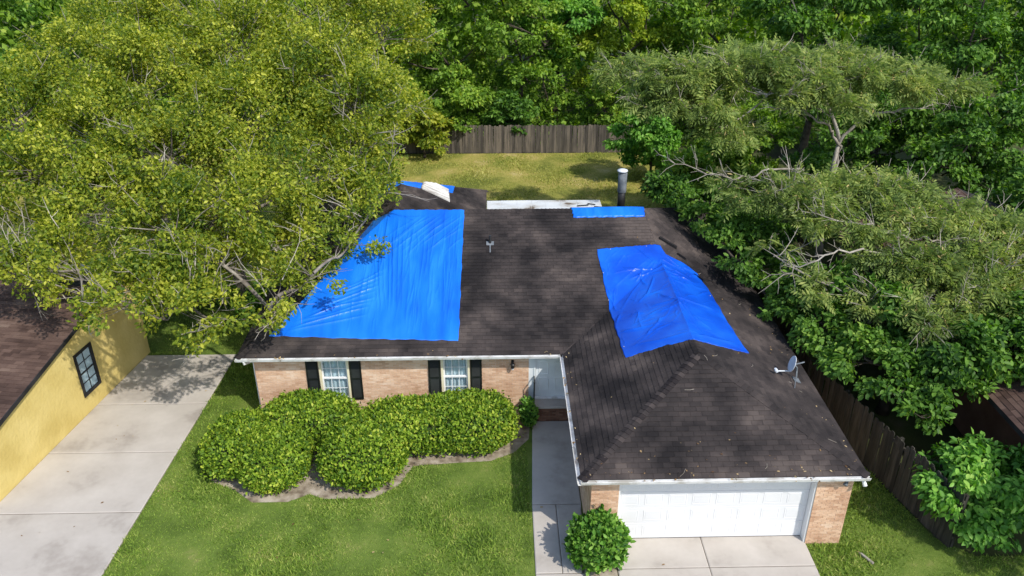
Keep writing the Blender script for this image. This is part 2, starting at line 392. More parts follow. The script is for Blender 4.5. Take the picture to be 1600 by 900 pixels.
def lay_shingles(pts, roof, mat, stuff, single=False, w=0.30, ex=0.148, budget=300, amin_single=-1e9):
    """courses of tabs on one roof plane; full tabs near the camera as single pieces, the rest into the mesh `stuff`"""
    P0, P1 = Vector(pts[0]), Vector(pts[1])
    e = (P1-P0).normalized()
    nrm = (P1-P0).cross(Vector(pts[2])-P0).normalized()
    v = nrm.cross(e)
    reg = [((Vector(p)-P0).dot(e), (Vector(p)-P0).dot(v)) for p in pts]
    # overhang a little over the eave edge
    amin = min(p[0] for p in reg); amax = max(p[0] for p in reg); bmax = max(p[1] for p in reg)
    full = None; count = 0
    frame = Matrix((e, v, nrm)).transposed().to_4x4()
    k = 0; b = 0.0
    while b < bmax:
        off = (k % 2)*w*0.5+rnd.uniform(-0.04, 0.04)
        a = amin-w+off
        while a < amax:
            ww = w
            q = [(a+0.003, b), (a+ww-0.003, b), (a+ww-0.003, b+ex+0.012), (a+0.003, b+ex+0.012)]
            c = clip(q, reg)
            if len(c) >= 3 and area(c) > 0.0008:
                lift = rnd.uniform(0.0, 0.006)
                isfull = abs(area(c)-area(q)) < 1e-6
                if single and isfull and count < budget and a > amin_single:
                    if full is None:
                        mb = MB(); t = 0.017
                        x0, x1 = -w/2+0.003, w/2-0.003; y0, y1 = 0, ex+0.012
                        mb.hexa([(x0, y0, 0.0), (x1, y0, 0.0), (x1, y1, 0.0), (x0, y1, 0.0), (x0, y0, t), (x1, y0, t), (x1, y1, 0.004), (x0, y1, 0.004)])
                        full = mb.mesh('shingle'); full.materials.append(mat)
                    pos = P0+e*(a+w/2)+v*b+nrm*(lift+0.001)
                    inst('shingle', full, roof, Matrix.Translation(pos) @ frame)
                    count += 1
                else:
                    n0 = len(stuff.v); m = len(c)
                    for (ca, cb) in c:
                        h = 0.017+(0.004-0.017)*(cb-b)/(ex+0.012)+lift
                        stuff.v.append(tuple(P0+e*ca+v*cb+nrm*h))
                    for (ca, cb) in c:
                        stuff.v.append(tuple(P0+e*ca+v*cb+nrm*0.0005))
                    stuff.f.append(tuple(range(n0, n0+m)))
                    for i in range(m):
                        j = (i+1) % m
                        if c[i][1]-b < 1e-4 and c[j][1]-b < 1e-4 or True:
                            stuff.f.append((n0+i, n0+m+i, n0+m+j, n0+j))
            a += ww
        b += ex; k += 1

def hip_caps(roof, A, B, n1, n2, mat, w=0.14, step=0.15):
    A, B = Vector(A), Vector(B)
    d = (B-A).normalized()
    s1 = n1.cross(d); s2 = n2.cross(d)
    if s1.z > 0: s1 = -s1
    if s2.z > 0: s2 = -s2
    up = (n1+n2).normalized()
    L = step+0.04; t = 0.02
    mb = MB()
    c0 = up*(t+0.012); c1 = d*L+up*(t-0.006)
    pts = [s1*w+c0, c0, s2*w+c0, s1*w+c1, c1, s2*w+c1]
    low = [p-up*0.03 for p in pts]
    mb.v = [tuple(p) for p in pts+low]
    mb.f = [(0, 1, 4, 3), (1, 2, 5, 4), (0, 6, 7, 1), (1, 7, 8, 2), (0, 3, 9, 6), (2, 8, 11, 5), (3, 4, 10, 9), (4, 5, 11, 10)]
    me = mb.mesh('ridge_cap'); me.materials.append(mat)
    n = int((B-A).length/step)
    for i in range(n):
        inst('ridge_cap', me, roof, Matrix.Translation(A+d*step*i))

def brickwork(stuff, P, u, n, length, z0, z1, holes=(), single=None, bl=0.205, bh=0.058, j=0.010, proud=0.008):
    """running bond on a wall face starting at P, along u, facing n; stuff = MB, or single = (wall object, material)"""
    P = Vector((P[0], P[1], 0)); u = Vector((u[0], u[1], 0)); n = Vector((n[0], n[1], 0))
    z = z0+j/2; k = 0
    cache = {}
    while z+bh <= z1+0.02:
        a = -((k % 2)*(bl+j)*0.5)
        zt = min(z+bh, z1)
        segs = []
        while a < length:
            s, t = max(a, 0.0), min(a+bl, length)
            if t-s > 0.03: segs.append((s, t))
            a += bl+j
        for (h0, h1, hz0, hz1) in holes:
            if zt <= hz0 or z >= hz1: continue
            new = []
            for s, t in segs:
                if t <= h0 or s >= h1: new.append((s, t)); continue
                if h0-s > 0.03: new.append((s, h0))
                if t-h1 > 0.03: new.append((h1, t))
            segs = new
        for s, t in segs:
            pr = proud+rnd.uniform(-0.002, 0.003)
            if single is None:
                stuff.obox(P+u*s+Vector((0, 0, z))-n*0.006, u*(t-s), n*(pr+0.006), Vector((0, 0, zt-z)))
            else:
                key = (round(t-s, 3), round(zt-z, 3))
                if key not in cache:
                    mb = MB(); mb.obox(-n*0.006, u*(t-s), n*(proud+0.006), Vector((0, 0, zt-z)))
                    cache[key] = mb.mesh('brick'); cache[key].materials.append(single[1])
                inst('brick', cache[key], single[0], Matrix.Translation(P+u*s+Vector((0, 0, z))+n*(pr-proud)))
        z += bh+j; k += 1

# ------------------------------------------------------------------ the brick house
house = empty('brick_house', (1.0, 24.0, 0.0), 'tan brick single-storey house with dark shingle roof patched with blue tarps', 'house')
WF, GF, GD = 21.70, 15.85, 16.10            # main front wall, garage front wall, garage door plane
GL, GR, WL = 2.36, 8.98, -7.55
WIN = [(-5.56, -4.62), (-1.74, -0.84)]; WZ0, WZ1 = 0.72, 2.24
PZ = 0.62                                   # porch floor
DX0, DX1 = 1.02, 2.30
# wall bodies (mortar behind the bricks)
def wall_box(x0, x1, y0, y1, z0=0.0, z1=2.42):
    mb = MB(); mb.box(x0, x1, y0, y1, z0, z1)
    return mb.build('wall', M['mortar'], house)
fw = MB()
edges = [WL, WIN[0][0], WIN[0][1], WIN[1][0], WIN[1][1], DX0]
for i in range(0, 6, 2): fw.box(edges[i], edges[i+1], WF, WF+0.2, 0, 2.42)
for a, b in WIN:
    fw.box(a, b, WF, WF+0.2, 0, WZ0); fw.box(a, b, WF, WF+0.2, WZ1, 2.42)
front_wall = fw.build('wall', M['mortar'], house)
gp = MB(); gp.box(GL, 3.06, GF, GF+0.45, 0, 2.42); gp.box(8.08, GR, GF, GF+0.45, 0, 2.42); gp.box(3.06, 8.08, GF, GF+0.45, 2.26, 2.42)
garage_wall = gp.build('wall', M['mortar'], house)
side_wall = wall_box(GL, GL+0.2, GF+0.45, WF+0.2)
right_wall = wall_box(GR-0.2, GR, GF+0.45, 32.8)
left_wall = wall_box(WL, WL+0.2, WF+0.2, 34.2)
wall_box(WL+0.2, -0.7, 33.0, 33.2, 0, 2.42); wall_box(-0.9, -0.7, 30.9, 33.0, 0, 2.42); wall_box(-0.7, GR-0.2, 30.7, 30.9, 0, 2.42)
wall_box(WL+0.2, WL+0.4, 33.2, 34.2, 0, 2.42)
# single bricks where they show largest, the rest joined
brickwork(None, (GL, GF), (1, 0), (0, -1), 0.70, 0, 2.36, single=(garage_wall, M['brick']))
brickwork(None, (8.08, GF), (1, 0), (0, -1), 0.90, 0, 2.36, single=(garage_wall, M['brick']))
bk = MB()
holes = [(a-WL, b-WL, WZ0, WZ1) for a, b in WIN]
brickwork(bk, (WL, WF), (1, 0), (0, -1), DX0-WL, 0, 2.38, holes=holes)
tag(bk.build('brickwork', M['brick'], front_wall), kind='stuff')
bk = MB(); brickwork(bk, (GL, WF), (0, -1), (-1, 0), WF-GF, 0, 2.38); tag(bk.build('brickwork', M['brick'], side_wall), kind='stuff')
bk = MB(); brickwork(bk, (GR, GF), (0, 1), (1, 0), 8, 0, 2.38); tag(bk.build('brickwork', M['brick'], right_wall), kind='stuff')
bk = MB(); brickwork(bk, (WL, 26.5), (0, -1), (-1, 0), 26.5-WF, 0, 2.38); tag(bk.build('brickwork', M['brick'], left_wall), kind='stuff')

# roof
rd = MB()
for nme, p in ROOF: rd.poly(p)
for p in ((M_FL, V_IN), (G_FL, G_FR), (V_IN, G_FL), (G_FR, E_RT), (E_RT, M_BR), (W_BL, M_FL)):
    a, b = Vector(p[0]), Vector(p[1]); dn = Vector((0, 0, -0.10))
    rd.poly([a, a+dn, b+dn, b])
roof = rd.build('roof', M['deck'], house)
so = MB()
zs = ZE-0.10
so.poly([(x, y, zs) for x, y in ((-7.95, 21.35), (2.05, 21.35), (2.05, 22.2), (-7.95, 22.2))])
so.poly([(x, y, zs) for x, y in ((2.05, 15.58), (9.17, 15.58), (9.17, 16.3), (2.05, 16.3))])
so.poly([(x, y, zs) for x, y in ((2.05, 16.3), (2.5, 16.3), (2.5, 22.2), (2.05, 22.2))])
so.poly([(x, y, zs) for x, y in ((8.8, 16.3), (9.17, 16.3), (9.17, 33.2), (8.8, 33.2))])
so.poly([(x, y, zs) for x, y in ((-7.95, 22.2), (-7.4, 22.2), (-7.4, 34.6), (-7.95, 34.6))])
so.build('soffit', M['white'], house)
NRM = {n: Vector((-g[0], -g[1], 1)).normalized() for n, g in PLANE.items()}
sh = MB()
for nme, p in ROOF:
    if nme in ('rear_end', 'main_rear'): continue
    lay_shingles(p, roof, M['shingle'], sh, single=(nme == 'garage_front'))
tag(sh.build('shingles', M['shingle'], roof), kind='stuff')
hip_caps(roof, G_FL, G_AP, NRM['garage_front'], NRM['garage_left'], M['ridgecap'])
hip_caps(roof, G_FR, G_AP, NRM['garage_front'], NRM['garage_right'], M['shingle'])
hip_caps(roof, G_AP, G_BK, NRM['garage_left'], NRM['garage_right'], M['shingle'])
hip_caps(roof, M_FL, M_RL, NRM['main_front'], NRM['left_end'], M['shingle'])
hip_caps(roof, M_RL, M_RR, NRM['main_front'], NRM['main_rear'], M['shingle'])
hip_caps(roof, M_RL, W_AP, NRM['left_end'], NRM['rear_right'], M['shingle'])
hip_caps(roof, W_BR, W_AP, NRM['rear_right'], NRM['rear_end'], M['shingle'])
# valley metal
vm = MB(); a, b = Vector(V_IN), Vector(G_BK); d = (b-a); s = Vector((d.y, -d.x, 0)).normalized()*0.018
a2 = a+d*0.30
for p0, p1 in ((a, a2),):
    vm.hexa([p0-s, p0+s, p1+s, p1-s, p0-s+Vector((0, 0, 0.034)), p0+s+Vector((0, 0, 0.034)), p1+s+Vector((0, 0, 0.026)), p1-s+Vector((0, 0, 0.026))])
vm.build('valley_flashing', M['ridgecap'], roof)
# lifted shingles beside the hip
for (x, y, l, w_, a) in ((5.72, 25.95, 0.62, 0.16, -0.35), (6.75, 24.75, 0.4, 0.12, -0.9), (6.3, 25.5, 0.3, 0.1, -0.5)):
    mb = MB(); ca, sa = math.cos(a), math.sin(a)
    q = [(x, y), (x+l*ca, y+l*sa), (x+l*ca-w_*sa, y+l*sa+w_*ca), (x-w_*sa, y+w_*ca)]
    b0 = [(px, py, roof_z(px, py)+0.02) for px, py in q]
    t0 = [(px, py, roof_z(px, py)+h) for (px, py), h in zip(q, (0.09, 0.12, 0.05, 0.04))]
    mb.hexa(b0+t0); mb.build('lifted_shingle', M['dark_tab'], roof)

# gutters
def gutter(a, b, out):
    a, b, out = Vector(a), Vector(b), Vector(out)
    up = Vector((0, 0, 1)); mb = MB()
    prof = [(0.002, -0.10), (0.075, -0.10), (0.105, -0.01), (0.105, 0.004), (0.097, 0.004), (0.07, -0.085), (0.010, -0.085), (0.010, -0.012), (0.002, -0.012)]
    n = len(prof)
    for P in (a, b):
        mb.v += [tuple(P+out*o+up*z) for o, z in prof]
    for i in range(n):
        j = (i+1) % n; mb.f.append((i, j, n+j, n+i))
    mb.f.append(tuple(range(n))); mb.f.append(tuple(reversed(range(n, 2*n))))
    return mb.build('gutter', M['gutter'], house)
gutter((-7.98, 21.35, ZE), (2.05-0.105, 21.35, ZE), (0, -1, 0))
gutter((2.05, 21.45, ZE), (2.05, 15.58-0.09, ZE), (-1, 0, 0))
gutter((2.055, 15.58, ZE), (9.20, 15.58, ZE), (0, -1, 0))
for x, sgn in ((-7.72, 1),):
    y = 21.35 if x < 0 else 15.60
    yw = WF if x < 0 else GF
    xw = WL-0.05 if x < 0 else GR+0.05
    ds = MB(); ds.tube([(x, y-0.05, ZE-0.10), (x, y-0.03, ZE-0.2), (xw, yw+0.14, ZE-0.42), (xw, yw+0.14, 0.12), (xw-sgn*0.05, yw-0.1, 0.06)], 0.036, 6)
    ds.build('downspout', M['gutter'], house)

# windows
def window(x0, x1):
    fr = MB(); y0 = WF-0.035
    c = 0.065
    fr.box(x0, x0+c, y0, WF+0.12, WZ0, WZ1); fr.box(x1-c, x1, y0, WF+0.12, WZ0, WZ1)
    fr.box(x0+c, x1-c, y0, WF+0.12, WZ1-c, WZ1)
    w = fr.build('window', M['cream'], house)
    s = MB(); s.hexa([(x0-0.03, WF-0.09, WZ0-0.05), (x1+0.03, WF-0.09, WZ0-0.05), (x1+0.03, WF+0.1, WZ0-0.05), (x0-0.03, WF+0.1, WZ0-0.05),
                      (x0-0.03, WF-0.09, WZ0-0.012), (x1+0.03, WF-0.09, WZ0-0.012), (x1+0.03, WF+0.1, WZ0), (x0-0.03, WF+0.1, WZ0)])
    s.build('sill', M['white'], w)
    zm = (WZ0+WZ1)/2
    for k, (za, zb, y) in enumerate(((WZ0+0.002, zm+0.02, WF+0.015), (zm-0.02, WZ1-c-0.002, WF+0.05))):
        a, b = x0+c+0.002, x1-c-0.002
        m = MB(); f = 0.045
        m.box(a, a+f, y, y+0.03, za, zb); m.box(b-f, b, y, y+0.03, za, zb); m.box(a+f, b-f, y, y+0.03, za, za+f); m.box(a+f, b-f, y, y+0.03, zb-f, zb)
        gx = [a+f+(b-a-2*f)*i/3 for i in range(4)]; gz = [za+f+(zb-za-2*f)*i/2 for i in range(3)]
        for q in gx[1:3]: m.box(q-0.009, q+0.009, y+0.004, y+0.026, za+f, zb-f)
        for q in gz[1:2]:
            for i in range(3): m.box(gx[i]+(0.009 if i else 0), gx[i+1]-(0.009 if i < 2 else 0), y+0.005, y+0.025, q-0.009, q+0.009)
        m.build('sash', M['white'], w)
        for i in range(3):
            for j in range(2):
                g = MB(); g.box(gx[i]+0.009, gx[i+1]-0.009, y+0.012, y+0.017, gz[j]+0.009, gz[j+1]-0.009)
                g.build('pane', M['glass'], w)
    cu = MB(); nx = 24
    for i in range(nx):
        xa = x0+c+(x1-x0-2*c)*i/nx; xb = x0+c+(x1-x0-2*c)*(i+1)/nx
        ya = WF+0.13+0.02*math.sin(i*1.7); yb = WF+0.13+0.02*math.sin((i+1)*1.7)
        cu.poly([(xa, ya, WZ0), (xb, yb, WZ0), (xb, yb, WZ1), (xa, ya, WZ1)])
    cu.build('curtain', M['curtain'], w)
    for sx0, sx1 in ((x0-0.40, x0-0.02), (x1+0.02, x1+0.38)):
        m = MB(); y = WF-0.045; f = 0.05
        m.box(sx0, sx0+f, y, WF-0.008, WZ0-0.02, WZ1+0.02); m.box(sx1-f, sx1, y, WF-0.008, WZ0-0.02, WZ1+0.02)
        for zz in (WZ0-0.02, (WZ0+WZ1)/2-0.03, WZ1-0.04): m.box(sx0+f, sx1-f, y, WF-0.008, zz, zz+0.06)
        s = m.build('shutter', M['shutter'], house)
        l = MB(); z = WZ0+0.05
        while z < WZ1-0.06:
            l.hexa([(sx0+f, y+0.006, z), (sx1-f, y+0.006, z), (sx1-f, y+0.03, z+0.028), (sx0+f, y+0.03, z+0.028),
                    (sx0+f, y+0.006, z+0.008), (sx1-f, y+0.006, z+0.008), (sx1-f, y+0.03, z+0.036), (sx0+f, y+0.03, z+0.036)])
            z += 0.034
        tag(l.build('louvres', M['shutter'], s), kind='stuff')
for a, b in WIN: window(a, b)

# porch, entry door
ps = MB(); ps.bbox(DX0+0.1, GL-0.01, 21.24, WF+0.3, PZ-0.09, PZ, 0.012); ps.build('porch_slab', M['concrete'], house)
pb = MB(); pb.box(DX0+0.12, GL-0.02, 21.30, 21.42, 0, PZ-0.092); riser = pb.build('porch_riser', M['joint'], house)
bk = MB(); brickwork(bk, (DX0+0.12, 21.30), (1, 0), (0, -1), GL-DX0-0.14, 0.02, PZ-0.1, single=None); tag(bk.build('brickwork', M['darkbrick'], riser), kind='stuff')
dw = MB(); dw.box(DX0, DX0+0.16, WF+0.02, WF+0.2, 0, 2.42); dw.box(DX0+0.161, DX1+0.06, WF+0.12, WF+0.2, PZ, 2.42)
dw.box(DX0+0.16, DX0+0.215, WF+0.0, WF+0.119, PZ, 2.42); dw.box(DX1-0.03, DX1+0.06, WF+0.0, WF+0.119, PZ, 2.42)
dw.build('door_frame', M['doorgrey'], house)
d0, d1 = DX0+0.222, DX1-0.037
dd = MB(); dd.box(d0, d1, WF+0.055, WF+0.10, PZ+0.05, 2.40); door = dd.build('front_door', M['doorgrey'], house)
th = MB(); th.bbox(DX0+0.16, DX1+0.04, WF-0.05, WF+0.11, PZ+0.001, PZ+0.045, 0.01); th.build('threshold', M['gutter'], house)
cw = (d1-d0)/2
for i in range(2):
    for za, zb in ((0.28, 0.78), (0.88, 1.38), (1.46, 1.72)):
        xa, xb = d0+cw*i+0.09, d0+cw*(i+1)-0.09
        p = MB(); y = WF+0.055
        p.v = [(xa, y+0.001, PZ+za), (xb, y+0.001, PZ+za), (xb, y+0.001, PZ+zb), (xa, y+0.001, PZ+zb)]
        p.v += [(xa+0.02, y-0.014, PZ+za+0.02), (xb-0.02, y-0.014, PZ+za+0.02), (xb-0.02, y-0.014, PZ+zb-0.02), (xa+0.02, y-0.014, PZ+zb-0.02)]
        p.v += [(xa+0.05, y-0.003, PZ+za+0.05), (xb-0.05, y-0.003, PZ+za+0.05), (xb-0.05, y-0.003, PZ+zb-0.05), (xa+0.05, y-0.003, PZ+zb-0.05)]
        for a in (0, 4):
            for q in range(4): p.f.append((a+q, a+(q+1) % 4, a+4+(q+1) % 4, a+4+q))
        p.f.append((8, 9, 10, 11))
        p.build('panel', M['doorgrey'], door)
kn = MB(); kn.tube([(d1-0.09, WF+0.05, PZ+1.0), (d1-0.09, WF+0.02, PZ+1.0), (d1-0.09, WF-0.005, PZ+1.0), (d1-0.09, WF-0.025, PZ+1.0)], [0.028, 0.018, 0.034, 0.022], 10); kn.build('knob', M['black'], door)
kn = MB(); kn.tube([(d1-0.09, WF+0.05, PZ+1.17), (d1-0.09, WF+0.03, PZ+1.17), (d1-0.09, WF+0.022, PZ+1.17)], [0.033, 0.033, 0.022], 10); kn.build('deadbolt', M['black'], door)
# scrolled iron railing
rl = MB(); X = DX0+0.17
rl.tube([(X, 21.32, PZ), (X, 21.32, PZ+0.86)], 0.016, 6); rl.tube([(X, 21.66, PZ), (X, 21.66, PZ+0.86)], 0.014, 6); rl.tube([(X, 21.30, PZ+0.86), (X, 21.68, PZ+0.86)], 0.02, 6)
rl.tube([(X, 21.32, PZ+0.1), (X, 21.66, PZ+0.1)], 0.012, 6)
for c, r0, sg in ((0.30, 0.11, 1), (0.62, 0.11, -1)):
    pts = []
    for i in range(30):
        t = i/29*3.2*math.pi; r = r0*(1-0.75*i/29)
        pts.append((X, 21.49+sg*r*math.sin(t), PZ+c+r*math.cos(t)))
    rl.tube(pts, 0.011, 5)
rl.tube([(X, 21.49, PZ+0.1), (X, 21.44, PZ+0.35), (X, 21.54, PZ+0.6), (X, 21.49, PZ+0.86)], 0.01, 5)
rl.build('iron_railing', M['black'], house)
# wall lantern and floodlight
wl = MB(); wl.bbox(0.47, 0.55, WF-0.03, WF-0.01, 1.93, 2.10, 0.005); wl.tube([(0.51, WF-0.02, 2.06), (0.51, WF-0.09, 2.10), (0.51, WF-0.13, 2.05)], 0.01, 6)
wl.lathe((0.51, WF-0.13, 1.86), [(0.03, 0), (0.055, 0.02), (0.065, 0.14), (0.075, 0.15), (0.03, 0.2), (0.01, 0.22)], 8)
lamp = wl.build('wall_lantern', M['black'], house)
gl = MB(); gl.lathe((0.51, WF-0.13, 1.80), [(0.012, 0), (0.035, 0.02), (0.04, 0.058)], 8); gl.build('lamp_glass', M['dish'], lamp)
fl = MB(); fl.tube([(8.86, GF-0.01, 2.30), (8.83, GF-0.07, 2.26)], 0.012, 6); fl.tube([(8.83, GF-0.05, 2.27), (8.77, GF-0.1, 2.20), (8.70, GF-0.16, 2.12), (8.69, GF-0.17, 2.11)], [0.03, 0.035, 0.06, 0.05], 10)
fl.build('floodlight', M['grey_metal'], house)
fl = MB(); fl.tube([(9.10, 15.72, ZE-0.1), (9.11, 15.68, ZE-0.2)], 0.014, 6); fl.tube([(9.10, 15.69, ZE-0.2), (9.13, 15.63, ZE-0.26), (9.15, 15.58, ZE-0.33)], [0.03, 0.05, 0.055], 10)
fl.build('floodlight', M['white'], house)

# garage door: four sections, each with eight raised panels
jb = MB(); jb.box(3.06, 3.10, GF+0.02, GD+0.12, 0, 2.25); jb.box(8.04, 8.08, GF+0.02, GD+0.12, 0, 2.25); jb.box(3.10, 8.04, GF+0.05, GD+0.12, 2.18, 2.259)
jb.build('door_jamb', M['white'], house)
gd = MB(); hs = 0.53
for k in range(4): gd.bbox(3.105, 8.035, GD, GD+0.045, 0.045+k*hs, 0.045+(k+1)*hs-0.006, 0.006)
gdo = gd.build('garage_door', M['door_white'], house)
gb = MB(); gb.box(3.105, 8.035, GD+0.004, GD+0.05, 0.0, 0.042); gb.box(3.105, 8.035, GD+0.05, GD+0.06, 0.0, 2.2); gb.build('weather_seal', M['black'], gdo)
pw = (8.035-3.105)/8
pm = MB(); w2, h2 = 0.245, 0.185
ring = [(-w2, -h2), (w2, -h2), (w2, h2), (-w2, h2)]
def off(r, d): return [(x-d*(1 if x > 0 else -1), z-d*(1 if z > 0 else -1)) for x, z in r]
lv = [(ring, 0.001), (off(ring, 0.012), -0.007), (off(ring, 0.024), -0.007), (off(ring, 0.04), -0.002), (off(ring, 0.06), -0.007)]
for r, y in lv: pm.v += [(x, y, z) for x, z in r]
for a in range(0, 16, 4):
    for q in range(4): pm.f.append((a+q, a+(q+1) % 4, a+4+(q+1) % 4, a+4+q))
pm.f.append((16, 17, 18, 19))
pme = pm.mesh('panel'); pme.materials.append(M['door_white'])
for k in range(4):
    for i in range(8):
        inst('panel', pme, gdo, Matrix.Translation((3.105+pw*(i+0.5), GD, 0.045+hs*(k+0.5))))

# vent pipe, flue, white patio roof
vx, vy = -0.17, 25.75; vz = roof_z(vx, vy)
vp = MB(); vp.lathe((vx, vy, vz-0.05), [(0.045, 0), (0.045, 0.34), (0.035, 0.345)], 10); vent = vp.build('vent_pipe', M['black'], house)
fp = MB(); g = PLANE['main_front']
def rq(x0, x1, y0, y1, h): return [(x, y, roof_z(x, y)+h) for x, y in ((x0, y0), (x1, y0), (x1, y1), (x0, y1))]
fp.hexa(rq(vx-0.13, vx+0.13, vy-0.10, vy+0.06, 0.012)+rq(vx-0.13, vx+0.13, vy-0.10, vy+0.06, 0.03)); fp.hexa(rq(vx-0.018, vx+0.018, vy-0.42, vy-0.101, 0.012)+rq(vx-0.018, vx+0.018, vy-0.42, vy-0.101, 0.027)); fp.build('flashing_glint', M['grey_metal'], vent)  # plate and thin strip form a cross that stands in for a glint
fx, fy = 4.97, 30.0; fz = 3.5
f1 = MB(); f1.lathe((fx, fy, fz), [(0.15, 0), (0.15, 1.0), (0.13, 1.01)], 16); flue = f1.build('flue', M['black'], house, True)
f2 = MB(); f2.lathe((fx, fy, fz+0.98), [(0.165, 0), (0.175, 0.02), (0.175, 0.78), (0.15, 0.80), (0.12, 0.80), (0.12, 0.86)], 16); f2.build('flue_sleeve', M['grey_metal'], flue, True)
f3 = MB(); f3.lathe((fx-0.02, fy, fz+1.82), [(0.13, 0), (0.21, 0.02), (0.20, 0.06), (0.05, 0.11)], 16); f3.build('flue_cap', M['dish'], flue, True)
pr = MB(); pr.box(-0.33, 4.55, 31.0, 33.1, 2.86, 2.93); patio = pr.build('patio_roof', M['white'], house)
xa = -0.32; k = 0
while xa < 4.5:
    xb = min(xa+rnd.uniform(0.55, 0.75), 4.54)
    mb = MB(); n = 5; lo = []; hi = []
    nn = 8
    for i in range(nn+1):
        y = 31.02+2.06*i/nn+(rnd.uniform(-0.05, 0.03) if i == nn else 0)
        z = 2.936+0.006*abs(math.sin(i*2.1+k))
        mb.v += [(xa+0.008, y, z), (xb-0.008, y, z+rnd.uniform(0, 0.004))]
        if i: mb.f.append((2*i-2, 2*i-1, 2*i+1, 2*i))
    mb.build('membrane_strip', M['membrane'], patio); xa = xb; k += 1
for px_, py_ in ((-0.2, 32.95), (2.1, 32.95), (4.4, 32.95)):
    q = MB(); q.box(px_-0.05, px_+0.05, py_-0.05, py_+0.05, 0, 2.86); q.build('patio_post', M['white'], house)
for (x, y, l, a) in ((3.5, 32.3, 0.5, 0.15), (3.95, 32.55, 0.35, -0.4), (3.7, 31.9, 0.3, 0.5), (4.2, 32.2, 0.4, -0.25)):
    q = MB(); c, s_ = math.cos(a), math.sin(a)
    q.obox((x, y, 2.975), (l*c, l*s_, 0), (-0.05*s_, 0.05*c, 0), (0, 0, 0.02)); q.build('torn_strip', M['dark_tab'], patio)

# ------------------------------------------------------------------ tarpaulins draped on the roof
def poly_at(pts, t):
    """point at fraction t of a polyline, by length"""
    P = np.array(pts, float); d = np.r_[0, np.cumsum(np.hypot(*np.diff(P, axis=0).T))]; d /= d[-1]
    return np.stack([np.interp(t, d, P[:, 0]), np.interp(t, d, P[:, 1])], -1)
def tarp(name, top, bottom, left, right, nu, nv, creases, seed, label, mat=None, lift=0.032, billow=0.015, corrug=None, cat='tarp', jit=0.013):
    rg = np.random.default_rng(seed)
    u = np.linspace(0, 1, nu); v = np.linspace(0, 1, nv)
    T, B, L_, R_ = poly_at(top, u), poly_at(bottom, u), poly_at(left, v), poly_at(right, v)
    U, V = np.meshgrid(u, v)
    Pt = (1-V)[..., None]*T[None]+V[..., None]*B[None]+(1-U)[..., None]*L_[:, None]+U[..., None]*R_[:, None]
    Pt -= ((1-U)*(1-V))[..., None]*T[0]+(U*(1-V))[..., None]*T[-1]+((1-U)*V)[..., None]*B[0]+(U*V)[..., None]*B[-1]
    edge = (np.minimum.reduce([U*(nu-1), (1-U)*(nu-1), V*(nv-1), (1-V)*(nv-1)]) < 0.5)
    ph = rg.uniform(0, 6.28, 8)
    wob = jit*(np.sin(U*37+ph[0])+np.sin(V*31+ph[1])+0.7*np.sin(U*83+V*61+ph[2]))
    Pt[..., 0] += np.where(edge, wob, 0); Pt[..., 1] += np.where(edge, wob*0.8, 0)
    W = np.zeros_like(U)
    W += billow*(0.5+0.5*np.sin(Pt[..., 0]*2.1+ph[3])*np.sin(Pt[..., 1]*1.7+ph[4]))
    for (x0, y0, x1, y1, h, w) in creases:
        ax, ay = x1-x0, y1-y0; l = math.hypot(ax, ay)
        s = ((Pt[..., 0]-x0)*ax+(Pt[..., 1]-y0)*ay)/l/l
        k = rg.uniform(0.5, 3.0); a = rg.uniform(0.2, 1.4)*w
        dist = ((Pt[..., 0]-x0)*-ay+(Pt[..., 1]-y0)*ax)/l+a*np.sin(s*k*3+rg.uniform(0, 6))
        env = np.clip(np.minimum(s, 1-s)*5, 0, 1)
        W += h*env*np.exp(-np.abs(dist)/w)
    if corrug: W += corrug[0]*np.sin(Pt[..., 1]*2*math.pi/corrug[1])
    W = W*np.clip(np.minimum.reduce([U, 1-U, V, 1-V])*14+0.25, 0, 1)
    Z = np.array([[roof_z(*q) for q in row] for row in Pt])
    # soften the fold where the roof planes meet
    if not corrug:
        Zs = Z.copy()
        for _ in range(2):
            Zs[1:-1, 1:-1] = (Zs[1:-1, 1:-1]*2+Zs[:-2, 1:-1]+Zs[2:, 1:-1]+Zs[1:-1, :-2]+Zs[1:-1, 2:])/6
        Z = np.maximum(Z, Zs)
    Z = Z+lift+W
    Vv = np.stack([Pt[..., 0], Pt[..., 1], Z], -1).reshape(-1, 3)
    i = np.arange((nv-1)*nu).reshape(nv-1, nu)[:, :-1].ravel()
    F = np.stack([i, i+nu, i+nu+1, i+1], -1)
    rim = np.r_[np.arange(nu-1), np.arange(nv-1)*nu+nu-1, (nv-1)*nu+np.arange(nu-1, 0, -1), np.arange(nv-1, 0, -1)*nu]
    hem = Vv[rim].copy(); hem[:, 2] -= lift*0.85; m0 = len(Vv); k = np.arange(len(rim)); k1 = (k+1) % len(rim)
    Vv = np.r_[Vv, hem]; F = np.r_[F, np.stack([rim[k], rim[k1], m0+k1, m0+k], -1)]
    me = npmesh(name, Vv, F)
    me.polygons.foreach_set('use_smooth', [True]*len(me.polygons))
    o = place(name, me, None, mat or M['tarp'])
    return tag(o, label, cat, None)
rg = np.random.default_rng(3)
cA = []
for i in range(46):      # folds running up the slope
    x = rg.uniform(-4.4, -1.2); y = rg.uniform(21.9, 25.5); l = rg.uniform(0.8, 3.0)
    cA.append((x, y, x+rg.uniform(-0.12, 0.12)+0.03*l, y+l, rg.uniform(0.010, 0.028), rg.uniform(0.022, 0.05)))
for i in range(150):     # fine creases
    x = rg.uniform(-5.2, -1.2); y = rg.uniform(21.9, 26.4); l = rg.uniform(0.3, 1.6)
    cA.append((x, y, x+rg.uniform(-0.1, 0.12), y+l, rg.uniform(0.004, 0.011), rg.uniform(0.012, 0.02)))
